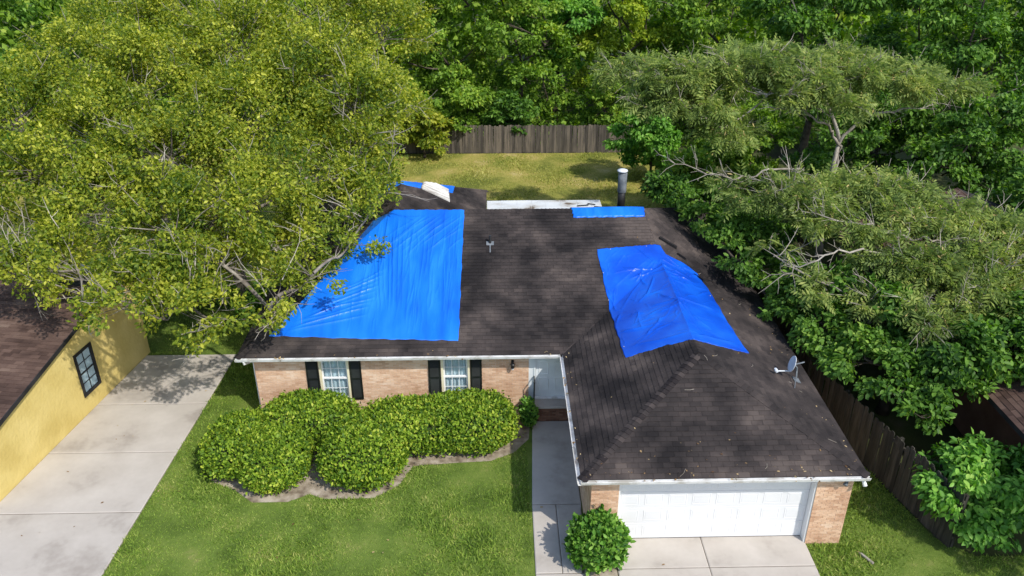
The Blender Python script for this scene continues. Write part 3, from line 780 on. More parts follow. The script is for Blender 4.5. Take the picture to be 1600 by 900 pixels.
for i in range(7):       # the bundle of folds in the middle
    x = -4.05+0.13*i; cA.append((x+0.25, 23.0, x-0.15+0.04*i, 26.4, rg.uniform(0.025, 0.045), 0.035))
for i in range(9):       # slanting folds at the lower left
    y = 22.35+0.17*i; cA.append((-6.7+0.16*i, y-0.15, -4.0+0.05*i, y+0.55+0.05*i, rg.uniform(0.02, 0.05), 0.04))
for i in range(12):      # slanting folds at the top right
    x = -3.3+0.22*i; cA.append((x-0.9, 25.4+rg.uniform(-0.3, 0.3), x+0.75, 27.1, rg.uniform(0.014, 0.032), 0.032))
for i in range(10):
    y = rg.uniform(22, 27); x = rg.uniform(-4.5, -2); cA.append((x, y, x+rg.uniform(0.6, 1.6), y+rg.uniform(-0.1, 0.1), 0.004, 0.02))
tarp('roof_tarp', [(-4.35, 27.33), (-3.6, 27.3), (-1.08, 27.28)], [(-7.06, 22.12), (-4, 21.98), (-1.16, 21.87)],
     [(-4.35, 27.33), (-4.85, 26.0), (-5.92, 23.95), (-6.53, 22.96), (-7.06, 22.12)], [(-1.08, 27.28), (-1.13, 24.5), (-1.16, 21.87)], 330, 280, cA, 5,
     'largest blue tarp, spread from the ridge to the front eave beside the yellow-green tree')
cB = []
for i in range(44):
    x = rg.uniform(3.7, 6.8); y = rg.uniform(20.3, 24.8); a = rg.uniform(0, 3.14); l = rg.uniform(0.4, 1.6)
    cB.append((x, y, x+l*math.cos(a), y+l*math.sin(a), rg.uniform(0.02, 0.055), rg.uniform(0.025, 0.055)))
for i in range(90):
    x = rg.uniform(3.6, 7.0); y = rg.uniform(20.2, 25.2); a = rg.uniform(0, 3.14); l = rg.uniform(0.2, 0.9)
    cB.append((x, y, x+l*math.cos(a), y+l*math.sin(a), rg.uniform(0.008, 0.02), rg.uniform(0.014, 0.025)))
cB += [(5.61, 20.2, 5.61, 25.2, 0.035, 0.05), (5.75, 24.9, 5.95, 20.6, 0.02, 0.03), (5.5, 25.0, 3.9, 22.6, 0.024, 0.04), (5.3, 25.1, 3.7, 23.6, 0.018, 0.03),
       (5.55, 25.0, 6.8, 24.7, 0.02, 0.03), (3.9, 20.5, 5.6, 20.2, 0.03, 0.05), (5.7, 20.1, 7.1, 20.5, 0.03, 0.05), (4.1, 21.6, 5.0, 21.7, 0.02, 0.03), (4.0, 22.2, 5.2, 21.4, 0.015, 0.03)]
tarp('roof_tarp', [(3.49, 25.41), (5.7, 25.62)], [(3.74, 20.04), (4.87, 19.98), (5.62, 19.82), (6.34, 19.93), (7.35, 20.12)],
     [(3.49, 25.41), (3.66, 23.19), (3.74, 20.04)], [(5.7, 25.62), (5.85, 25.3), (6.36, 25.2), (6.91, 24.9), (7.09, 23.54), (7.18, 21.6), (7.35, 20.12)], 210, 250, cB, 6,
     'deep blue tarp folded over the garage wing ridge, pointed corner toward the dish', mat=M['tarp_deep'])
cR = []
for i in range(16):
    x = rg.uniform(2.8, 5.3); cR.append((x, 26.9, x+rg.uniform(-0.4, 0.4), 27.3, rg.uniform(0.006, 0.016), 0.025))
tarp('roof_tarp', [(2.74, 27.75), (5.30, 27.75)], [(2.79, 26.86), (5.32, 26.88)], [(2.74, 27.75), (2.75, 27.3), (2.79, 26.86)], [(5.30, 27.75), (5.34, 27.3), (5.32, 26.88)], 70, 36, cR, 8,
     'narrow blue tarp strip lapped over the ridge in front of the flue', lift=0.06)
cW = []
for i in range(14):
    x = rg.uniform(-4, -1.8); cW.append((x, 30.2, x+rg.uniform(0.1, 0.6), 31.6, rg.uniform(0.006, 0.016), 0.03))
tarp('roof_tarp', [(-4.35, 30.95), (-3.6, 30.62), (-1.62, 32.45)], [(-4.25, 30.0), (-3.6, 29.95), (-2.83, 30.4), (-1.69, 31.35)], [(-4.35, 30.95), (-4.25, 30.0)], [(-1.62, 32.45), (-1.69, 31.35)], 80, 26, cW, 9,
     'small bent blue tarp at the peak of the rear wing', lift=0.05)
tarp('metal_sheet', [(-2.80, 31.45), (-1.86, 31.35)], [(-2.86, 30.33), (-1.76, 30.25)], [(-2.80, 31.45), (-2.86, 30.33)], [(-1.86, 31.35), (-1.76, 30.25)], 14, 70, [], 10,
     'white ribbed metal sheet lying across the rear wing tarp', mat=M['sheet'], lift=0.11, billow=0.0, corrug=(0.03, 0.16), cat='metal sheet', jit=0.004)

capm = MB(); capm.lathe((0, 0, 0), [(0.016, 0), (0.016, 0.005), (0.008, 0.009)], 8); capme = capm.mesh('fastener'); capme.materials.append(M['sheet'])
for x, y in [(3.95, 25.40), (5.2, 25.52), (3.60, 24.4), (3.66, 23.3), (3.78, 20.6), (7.0, 23.4)]:
    inst('fastener', capme, bpy.data.objects['roof_tarp.001'], Matrix.Translation((x, y, roof_z(x, y)+0.04)))

# ------------------------------------------------------------------ satellite dish
sx, sy = 8.42, 19.45; sz = roof_z(sx, sy)
dish = empty('satellite_dish', (sx, sy, sz), 'grey satellite dish seen edge-on at the right roof edge', 'satellite dish')
nv = Vector((-0.92, 0.06, 0.27)).normalized()
cen = Vector((sx-0.02, sy-0.05, sz+0.52))
ax = nv.cross(Vector((0, 0, 1))).normalized(); ay = ax.cross(nv)
mb = MB(); K = 28
for ring_ in range(7):
    r = 0.039*ring_
    for j in range(K):
        t = 2*math.pi*j/K
        mb.v.append(tuple(cen+ax*(r*0.92*math.cos(t))+ay*(r*1.06*math.sin(t))+nv*(0.42*r*r)))
for i in range(6):
    for j in range(K): mb.f.append((i*K+j, i*K+(j+1) % K, (i+1)*K+(j+1) % K, (i+1)*K+j))
rf = mb.build('reflector', M['dish'], dish, True)
s_ = rf.modifiers.new('thickness', 'SOLIDIFY'); s_.thickness = 0.012
mb = MB(); low = cen-ay*0.26; tip = cen+nv*0.36-ay*0.32+Vector((0, -0.06, 0))
mb.tube([low, low+nv*0.05, tip], 0.018, 6); mb.build('feed_arm', M['dish'], dish)
mb = MB(); mb.tube([tip-nv*0.02+ay*-0.02, tip+nv*0.03+ay*0.02, tip+nv*0.07+ay*0.07], [0.05, 0.055, 0.035], 8); mb.build('feed_horn', M['dish'], dish)
mb = MB(); mb.tube([Vector((sx+0.2, sy+0.02, sz-0.05)), Vector((sx+0.15, sy, sz+0.35)), cen-nv*0.06], [0.028, 0.028, 0.028], 8); mb.build('mast', M['grey_metal'], dish)
mb = MB(); mb.tube([cen-nv*0.06, cen-nv*0.06+Vector((0.32, 0.12, 0.0))], 0.02, 6); mb.build('bracket', M['grey_metal'], dish)
mb = MB()
q = [(sx+0.1, sy-0.12), (sx+0.3, sy-0.12), (sx+0.3, sy+0.12), (sx+0.1, sy+0.12)]
mb.hexa([(x, y, roof_z(x, y)+0.015) for x, y in q]+[(x, y, roof_z(x, y)+0.035) for x, y in q]); mb.build('foot_plate', M['grey_metal'], dish)
mb = MB(); mb.tube([Vector((sx-0.05, sy-0.55, roof_z(sx-0.05, sy-0.55)+0.02)), Vector((sx+0.16, sy, sz+0.25))], 0.012, 6); mb.build('brace', M['grey_metal'], dish)

# ------------------------------------------------------------------ leaves and twigs scattered on the roof
def scatter(tv, tf, pos, fwd, nrm, size):
    """copies of a small template (x side, y forward, z normal) -> arrays"""
    tv = np.asarray(tv, np.float32); tf = np.asarray(tf, np.int32)
    f = fwd/np.linalg.norm(fwd, axis=1, keepdims=True)
    s = np.cross(f, nrm); ls = np.linalg.norm(s, axis=1, keepdims=True); ls[ls < 1e-6] = 1; s = s/ls
    n = np.cross(s, f)
    if np.ndim(size) == 1: size = np.stack([size]*3, -1)
    V = (pos[:, None, :]+tv[None, :, 0:1]*size[:, None, 0:1]*s[:, None, :]+tv[None, :, 1:2]*size[:, None, 1:2]*f[:, None, :]+tv[None, :, 2:3]*size[:, None, 2:3]*n[:, None, :])
    F = tf[None]+(np.arange(len(pos))*len(tv))[:, None, None]
    return V.reshape(-1, 3), F.reshape(-1, tf.shape[1])
DIAMOND = ([(0, 0, 0), (0.27, 0.45, 0.07), (0, 1, -0.06), (-0.27, 0.45, 0.07)], [(0, 1, 2), (0, 2, 3)])
OVAL = ([(0, 0, 0), (0.22, 0.22, 0.05), (0.25, 0.62, 0.05), (0, 1, -0.08), (-0.25, 0.62, 0.05), (-0.22, 0.22, 0.05)], [(0, 1, 2, 3), (0, 3, 4, 5)])
TWIG = ([(-0.5, 0, 0), (0.5, 0, 0), (0.3, 1, 0.1), (-0.3, 1, 0.1), (0, 0.1, 0.8), (0, 0.9, 0.8)], [(0, 1, 4, 4), (1, 2, 5, 4), (2, 3, 5, 5), (3, 0, 4, 5)])
def frond(n=5):
    v = []; f = []
    for i in range(n):
        t = 0.12+0.86*i/(n-1); z = -0.30*t*t
        l = 0.42*math.sin(math.pi*(0.18+0.72*i/(n-1)))+0.06
        for sg in (-1, 1):
            k = len(v)
            v += [(0, t-0.05, z), (sg*l*0.5, t+0.15, z-0.05), (sg*l, t+0.17, z-0.16), (sg*l*0.6, t-0.01, z-0.06)]
            f.append((k, k+1, k+2, k+3))
    return v, f
FROND = frond()
rg = np.random.default_rng(12)
def unit(n):
    v = rg.normal(size=(n, 3)); return v/np.linalg.norm(v, axis=1, keepdims=True)
pts = []
while len(pts) < 900:
    r = rg.random()
    if r < 0.34: x, y = rg.uniform(2.1, 9.1), 15.60+rg.exponential(0.25)                 # along the front gutter
    elif r < 0.46: x, y = 2.07+rg.exponential(0.10), rg.uniform(15.7, 21.3)
    elif r < 0.66: x, y = 9.15-rg.exponential(0.7), rg.uniform(15.7, 25.0)
    elif r < 0.76: x, y = rg.uniform(-7.9, 2.0), 21.37+rg.exponential(0.08)
    elif r < 0.84: x, y = rg.normal(5.5, 0.3), rg.normal(26.0, 0.4)
    else: x, y = rg.uniform(2.3, 8.8), rg.uniform(15.8, 24)
    if y < 15.59 or not any(inside(p, x, y) for n, p in ROOF): continue
    if 3.6 < x < 7.2 and 20 < y < 25.4: continue
    pts.append((x, y, roof_z(x, y)+0.024))
pts = np.array(pts)
keep = rg.random(len(pts)) < 0.16
pts = pts[keep]
fw_ = unit(len(pts)); fw_[:, 2] *= 0.15
nn_ = np.tile([0.0, 0.0, 1.0], (len(pts), 1))+0.25*unit(len(pts))
V, F = scatter(*OVAL, pts, fw_, nn_, rg.uniform(0.03, 0.085, len(pts)))
o = place('leaf_litter', npmesh('leaf_litter', V, F), None, M['deadleaf']); tag(o, 'dead leaves scattered on the shingles and along the gutters', 'leaf litter', kind='stuff')
tw = MB()
for i in range(12):
    if rg.random() < 0.7: x, y = rg.uniform(2.6, 8.9), rg.uniform(15.7, 19.8)
    else: x, y = rg.uniform(5.8, 8.9), rg.uniform(18, 25)
    a = rg.uniform(0, 6.28); l = rg.uniform(0.06, 0.28)
    x2, y2 = x+l*math.cos(a), y+l*math.sin(a); xm, ym = (x+x2)/2+0.02, (y+y2)/2-0.02
    if min(y, y2, ym) < 15.6 or max(x, x2) > 9.1: continue
    tw.tube([(x, y, roof_z(x, y)+0.025), (xm, ym, roof_z(xm, ym)+0.035), (x2, y2, roof_z(x2, y2)+0.03)], 0.006, 4)
tag(tw.build('fallen_twigs', M['palebark']), 'short broken twigs strewn over the garage roof', 'twigs', kind='stuff')
rr_ = np.random.default_rng(31); n = 130
q = np.stack([rr_.uniform(-13, 10.5, n), rr_.uniform(14.3, 24, n), np.full(n, 0.05)], -1)
q = q[~((q[:, 0] > -8.7) & (q[:, 0] < 9.2) & (q[:, 1] > 17.6)) & ~((q[:, 0] > 2.2) & (q[:, 0] < 9.2) & (q[:, 1] > 15.4)) & (q[:, 0] > dl(q[:, 1])+0.2)]
fl_ = unit(len(q)); fl_[:, 2] *= 0.2
V, F = scatter(*OVAL, q, fl_, unit(len(q))*0.4+[0, 0, 1], rg.uniform(0.05, 0.10, len(q)))
tag(place('yard_leaves', npmesh('yard_leaves', V, F), None, M['deadleaf']), 'a few dead leaves dropped on the lawn and paving', 'leaf litter', kind='stuff')
gl_ = []
for (a, b) in (((-7.9, 21.29), (1.9, 21.29)), ((2.0, 21.2), (2.0, 15.6)), ((2.1, 15.52), (9.1, 15.52))):
    for i in range(60 if a[0] < 0 else 45):
        t = rg.random()
        if math.sin(t*23+a[0])+0.6*math.sin(t*61) < 0.2: continue
        gl_.append((a[0]+(b[0]-a[0])*t+rg.normal(0, 0.012), a[1]+(b[1]-a[1])*t+rg.normal(0, 0.015), ZE-0.03+rg.uniform(0, 0.05)))
gl_ = np.array(gl_); V, F = scatter(*OVAL, gl_, unit(len(gl_)), unit(len(gl_))+[0, 0, 1], rg.uniform(0.05, 0.11, len(gl_)))
tag(place('gutter_leaves', npmesh('gutter_leaves', V, F), None, M['deadleaf']), 'brown leaves caught in the white gutters', 'leaf litter', kind='stuff')
mb = MB(); mb.hexa([(9.35, 15.45, 0.03), (9.42, 15.40, 0.03), (9.62, 15.10, 0.03), (9.56, 15.06, 0.03), (9.36, 15.45, 0.07), (9.42, 15.41, 0.08), (9.61, 15.11, 0.06), (9.57, 15.08, 0.06)])
tag(mb.build('bark_piece', M['palebark']), 'pale strip of bark on the grass right of the garage', 'bark')

# ------------------------------------------------------------------ yellow neighbour house at the left
U = Vector((0.163, 0.9866, 0)); Nn = Vector((0.9866, -0.163, 0)); Q0 = Vector((-13.97, 17.9, 0))
def Y(u, z, o=0.0): return Q0+U*u+Nn*o+Vector((0, 0, z))
def rake(u): return 2.10+0.215*u
UR, UB = 6.4, 13.2
yh = empty('yellow_house', tuple(Y(4, 0, -4)), 'yellow stucco house with brown shingle roof beside the long concrete driveway', 'house')
mb = MB()
w0, w1, wz0, wz1 = 4.27, 5.08, 0.66, 2.14
def wq(u0, u1, za, zb0, zb1): mb.hexa([Y(u0, za, -0.2), Y(u0, za), Y(u1, za), Y(u1, za, -0.2), Y(u0, zb0, -0.2), Y(u0, zb0), Y(u1, zb1), Y(u1, zb1, -0.2)])
wq(-0.2, w0, 0, rake(-0.2)-0.1, rake(w0)-0.1); wq(w1, UR, 0, rake(w1)-0.1, rake(UR)-0.1)
wq(w0, w1, 0, wz0, wz0); wq(w0, w1, wz1, rake(w0)-0.1, rake(w1)-0.1)
wq(UR, 8.0, 0, rake(UR)-0.1, rake(UR)-0.1-0.215*1.6)
mb.build('wall', M['stucco'], yh)
mb = MB(); mb.hexa([Y(-0.2, 0, -9), Y(-0.2, 0, -0.2), Y(0, 0, -0.2), Y(0, 0, -9), Y(-0.2, 1.95, -9), Y(-0.2, 1.95, -0.2), Y(0, 1.95, -0.2), Y(0, 1.95, -9)]); mb.build('wall', M['stucco'], yh)
mb = MB()
RO = 0.14
A0, A1, B0, B1 = Y(-0.7, rake(-0.7), RO), Y(UR, rake(UR), RO), Y(-0.7, rake(-0.7), -9.5), Y(UR, rake(UR), -9.5)
C0, C1 = Y(8.2, rake(UR)-0.215*1.8, RO), Y(8.2, rake(UR)-0.215*1.8, -9.5)
dz = Vector((0, 0, -0.09))
mb.hexa([A0+dz, A1+dz, B1+dz, B0+dz, A0, A1, B1, B0]); mb.hexa([A1+dz, C0+dz, C1+dz, B1+dz, A1, C0, C1, B1])
yroof = mb.build('roof', M['deck'], yh)
ys_ = MB(); lay_shingles([B0, A0, A1, B1], yroof, M['brown_shingle'], ys_, single=True, w=0.30, ex=0.15, amin_single=7.0)
tag(ys_.build('shingles', M['brown_shingle'], yroof), kind='stuff')
mb = MB(); fb = Vector((0, 0, -0.11))
mb.hexa([A0+fb+Nn*0.001, A1+fb+Nn*0.001, A1+fb+Nn*0.03, A0+fb+Nn*0.03, A0+Nn*0.001+Vector((0, 0, 0.02)), A1+Nn*0.001+Vector((0, 0, 0.02)), A1+Nn*0.03+Vector((0, 0, 0.02)), A0+Nn*0.03+Vector((0, 0, 0.02))])
mb.build('rake_board', M['black'], yh)
# black framed window
mb = MB(); t = 0.055
def wf(u0, u1, za, zb, o0, o1, m=None): (m or mb).hexa([Y(u0, za, o0), Y(u0, za, o1), Y(u1, za, o1), Y(u1, za, o0), Y(u0, zb, o0), Y(u0, zb, o1), Y(u1, zb, o1), Y(u1, zb, o0)])
wf(w0-0.05, w0+t, wz0-0.05, wz1+0.05, -0.1, 0.03); wf(w1-t, w1+0.05, wz0-0.05, wz1+0.05, -0.1, 0.03)
wf(w0+t, w1-t, wz0-0.05, wz0+t, -0.1, 0.032); wf(w0+t, w1-t, wz1-t, wz1+0.05, -0.1, 0.028)
yw = mb.build('window', M['black'], yh)
mb = MB(); um = (w0+w1)/2; zm = (wz0+wz1)/2
wf(w0+t, w1-t, zm-0.025, zm+0.025, -0.022, 0.0); wf(um-0.012, um+0.012, wz0+t, zm-0.025, -0.022, -0.003); wf(um-0.012, um+0.012, zm+0.025, wz1-t, -0.022, -0.003)
for za, zb in ((wz0+t, zm-0.025), (zm+0.025, wz1-t)):
    q = (za+zb)/2; wf(w0+t, um-0.012, q-0.01, q+0.01, -0.022, -0.004); wf(um+0.012, w1-t, q-0.01, q+0.01, -0.022, -0.004)
mb.build('sash', M['black'], yw)
for ua, ub in ((w0+t, um-0.012), (um+0.012, w1-t)):
    for za, zb in ((wz0+t, (wz0+t+zm-0.025)/2-0.01), ((wz0+t+zm-0.025)/2+0.01, zm-0.025), (zm+0.025, (zm+0.025+wz1-t)/2-0.01), ((zm+0.025+wz1-t)/2+0.01, wz1-t)):
        m2 = MB(); wf(ua, ub, za, zb, -0.012, -0.008, m2); m2.build('pane', M['glass'], yw)
m2 = MB(); wf(w0+0.02, w1-0.02, wz0, wz1, -0.035, -0.024, m2); m2.build('curtain', M['curtain'], yw)

# ------------------------------------------------------------------ brown roofed house glimpsed beyond the right fence
bh = empty('brown_roofed_house', (17, 20, 0), 'house with mossy brown shingle roof half hidden behind the right-hand trees', 'house')
mb = MB(); mb.box(14.6, 22, 16.2, 30, 0, 2.5); mb.build('wall', M['darkbrick'], bh)
E0, E1, E2, E3 = (13.9, 30.6, 2.55), (13.9, 15.9, 2.55), (18.6, 15.9, 4.3), (18.6, 30.6, 4.3)
mb = MB(); dn = Vector((0, 0, -0.14)); e = [Vector(q) for q in (E0, E1, E2, E3)]
mb.hexa([e[0]+dn, e[1]+dn, e[2]+dn, e[3]+dn]+e); mb.poly([E3, E2, (23.2, 15.9, 2.55), (23.2, 30.6, 2.55)])
broof = mb.build('roof', M['deck'], bh)
bs = MB(); lay_shingles([E0, E1, E2, E3], broof, M['brown_shingle'], bs, w=0.32, ex=0.16); tag(bs.build('shingles', M['brown_shingle'], broof), kind='stuff')

# ------------------------------------------------------------------ fences
def fence(name, pts, h, label, mat, w=0.145, face=-1, seed=1):
    rr = random.Random(seed)
    root = empty(name, (*pts[0], 0), label, 'fence')
    meshes = []
    for k in range(4):
        m = MB(); hh = h+(-0.03, 0.0, 0.02, 0.04)[k]; c = 0.03
        m.v = [(0.003, -0.01, 0), (w-0.003, -0.01, 0), (w-0.003, -0.01, hh-c), (w-0.003-c, -0.01, hh), (0.003+c, -0.01, hh), (0.003, -0.01, hh-c)]
        m.v += [(x, 0.01, z) for x, y, z in m.v]
        m.f = [(0, 1, 2, 3, 4, 5), (11, 10, 9, 8, 7, 6)]+[(i, 6+i, 6+(i+1) % 6, (i+1) % 6) for i in range(6)]
        me = m.mesh('plank'); me.materials.append(mat); meshes.append(me)
    for (a, b) in zip(pts, pts[1:]):
        d = Vector((b[0]-a[0], b[1]-a[1], 0)); L = d.length; d.normalize(); ang = math.atan2(d.y, d.x)
        n = int(L/w)
        nx = Vector((-d.y, d.x, 0))*-face
        for i in range(n):
            p = Vector((a[0], a[1], 0))+d*(i*w)+nx*rr.uniform(-0.006, 0.006)
            W = Matrix.Translation(p+Vector((0, 0, rr.uniform(-0.03, 0.02)))) @ Matrix.Rotation(ang, 4, 'Z') @ Matrix.Rotation(rr.gauss(0, 0.012), 4, 'Y') @ Matrix.Rotation(rr.gauss(0, 0.01), 4, 'X')
            inst('plank', rr.choice(meshes), root, W)
        for z in (0.3, 0.95, 1.5):
            m = MB(); m.obox(Vector((a[0], a[1], z))+nx*0.02, d*L, nx*0.04, Vector((0, 0, 0.09))); m.build('rail', mat, root)
        for i in range(int(L/2.4)+1):
            p = Vector((a[0], a[1], 0))+d*(i*2.4); m = MB(); m.obox(p+nx*0.062, d*0.09, nx*0.09, Vector((0, 0, h-0.05))); m.build('post', mat, root)
    return root
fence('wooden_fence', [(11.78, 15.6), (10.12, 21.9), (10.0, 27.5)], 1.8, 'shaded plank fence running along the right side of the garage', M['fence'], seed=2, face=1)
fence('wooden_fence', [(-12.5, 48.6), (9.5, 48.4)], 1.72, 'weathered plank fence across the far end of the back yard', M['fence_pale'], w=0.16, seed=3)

# ------------------------------------------------------------------ clipped bushes
def lump(d, k, amp):
    return 1+amp*(np.sin(d[:, 0]*5.1+k)*np.sin(d[:, 1]*4.7+2*k)+0.7*np.sin(d[:, 2]*6.3+d[:, 0]*3.9+3*k)+0.5*np.sin(d[:, 1]*9.1-d[:, 2]*7.7+k))
def bush(name, c, r, h, n, size, mat, label, seed, cat='bush', group=None, p=2.75, amp=0.03, ragged=0.06, leaf=OVAL, rot=0.0, up=0.5):
    global rg
    rg = np.random.default_rng(seed)
    root = empty(name, (c[0], c[1], 0), label, cat, group)
    def shell(d):
        k = 1/np.power((np.abs(d)**p).sum(1), 1/p)
        return d*k[:, None]
    ca, sa = math.cos(rot), math.sin(rot)
    def to_world(q):
        x, y = q[:, 0]*r[0], q[:, 1]*r[1]
        return np.stack([c[0]+x*ca-y*sa, c[1]+x*sa+y*ca, h*0.5+q[:, 2]*h*0.5], -1)
    d = unit(n); d[:, 2] = np.where(d[:, 2] < -0.75, -d[:, 2], d[:, 2])
    s = shell(d)
    g = np.sign(s)*np.abs(s)**(p-1)/np.array([r[0], r[1], h*0.5]); g /= np.linalg.norm(g, axis=1, keepdims=True)
    g = np.stack([g[:, 0]*ca-g[:, 1]*sa, g[:, 0]*sa+g[:, 1]*ca, g[:, 2]], -1)
    depth = 1.0-0.16*rg.random(n)**1.5+rg.normal(0, ragged, n)*(rg.random(n) < 0.35)
    q = s*(lump(d, seed, amp)*depth)[:, None]
    pos = to_world(q); pos[:, 2] = np.maximum(pos[:, 2], 0.04)
    nr = g+0.75*unit(n)+np.array([0, 0, 0.25]); fw2 = unit(n)+np.array([0, 0, up])+0.35*g
    V, F = scatter(*leaf, pos, fw2, nr, size*rg.uniform(0.5, 1.35, n))
    place('foliage', npmesh('foliage', V, F), root, mat)
    # twiggy inside
    nu, nvv = 20, 12
    vv = []; 
    for i in range(nvv+1):
        for j in range(nu):
            th, ph = math.pi*i/nvv, 2*math.pi*j/nu
            vv.append((math.sin(th)*math.cos(ph), math.sin(th)*math.sin(ph), math.cos(th)))
    vv = np.array(vv); vv = to_world(shell(vv+1e-9)*(lump(vv, seed, amp)*0.86)[:, None]); vv[:, 2] = np.maximum(vv[:, 2], 0.0)
    ff = [(i*nu+j, (i+1)*nu+j, (i+1)*nu+(j+1) % nu, i*nu+(j+1) % nu) for i in range(nvv) for j in range(nu)]
    place('twig_core', npmesh('twig_core', vv, ff), root, M['core'])
    return root
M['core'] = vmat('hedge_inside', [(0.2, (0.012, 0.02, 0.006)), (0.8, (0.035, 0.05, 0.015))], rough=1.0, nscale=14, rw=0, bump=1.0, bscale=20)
HG = 'clipped bushes along the front wall'
bush('clipped_bush', (-7.5, 19.6), (1.12, 1.25), 1.22, 10500, 0.105, M['leaf_hedge'], 'rounded clipped bush at the left end of the front hedge', 1, group=HG)
bush('clipped_bush', (-6.45, 18.95), (0.99, 1.15), 1.26, 10500, 0.105, M['leaf_hedge'], 'clipped bush standing foremost in front, left of the dark gap in the hedge', 2, group=HG)
bush('clipped_bush', (-5.75, 20.5), (1.45, 0.95), 1.46, 9800, 0.105, M['leaf_hedge'], 'tall clipped bush against the wall under the left window', 3, group=HG)
bush('clipped_bush', (-3.92, 19.2), (1.24, 1.35), 1.34, 12600, 0.105, M['leaf_hedge'], 'broad clipped bush right of the dark gap, bulging onto the lawn', 4, group=HG)
bush('clipped_bush', (-2.5, 20.35), (1.75, 1.0), 1.3, 12600, 0.105, M['leaf_hedge'], 'clipped hedge section between the two front windows', 5, group=HG)
bush('clipped_bush', (-0.85, 20.4), (1.42, 1.05), 1.45, 11900, 0.105, M['leaf_hedge'], 'clipped hedge section under the right window, nearest the front door', 6, group=HG)
M['leaf_corner'] = leafmat('corner_shrub_leaf', (0.015, 0.05, 0.008), (0.05, 0.12, 0.015), (0.105, 0.20, 0.03), (0.2, 0.29, 0.07), nscale=1.5, rw=0.7, trans=0.25)
bush('round_shrub', (2.52, 15.38), (0.70, 0.66), 1.3, 4800, 0.15, M['leaf_corner'], 'single round glossy shrub at the left corner of the garage door', 11, p=2.15, amp=0.06, ragged=0.09, up=0.7)
bush('slender_shrub', (1.0, 21.05), (0.24, 0.26), 0.95, 900, 0.13, M['leaf_corner'], 'small slender green plant beside the brick porch step', 12, p=2.0, amp=0.1, ragged=0.2, up=0.8)

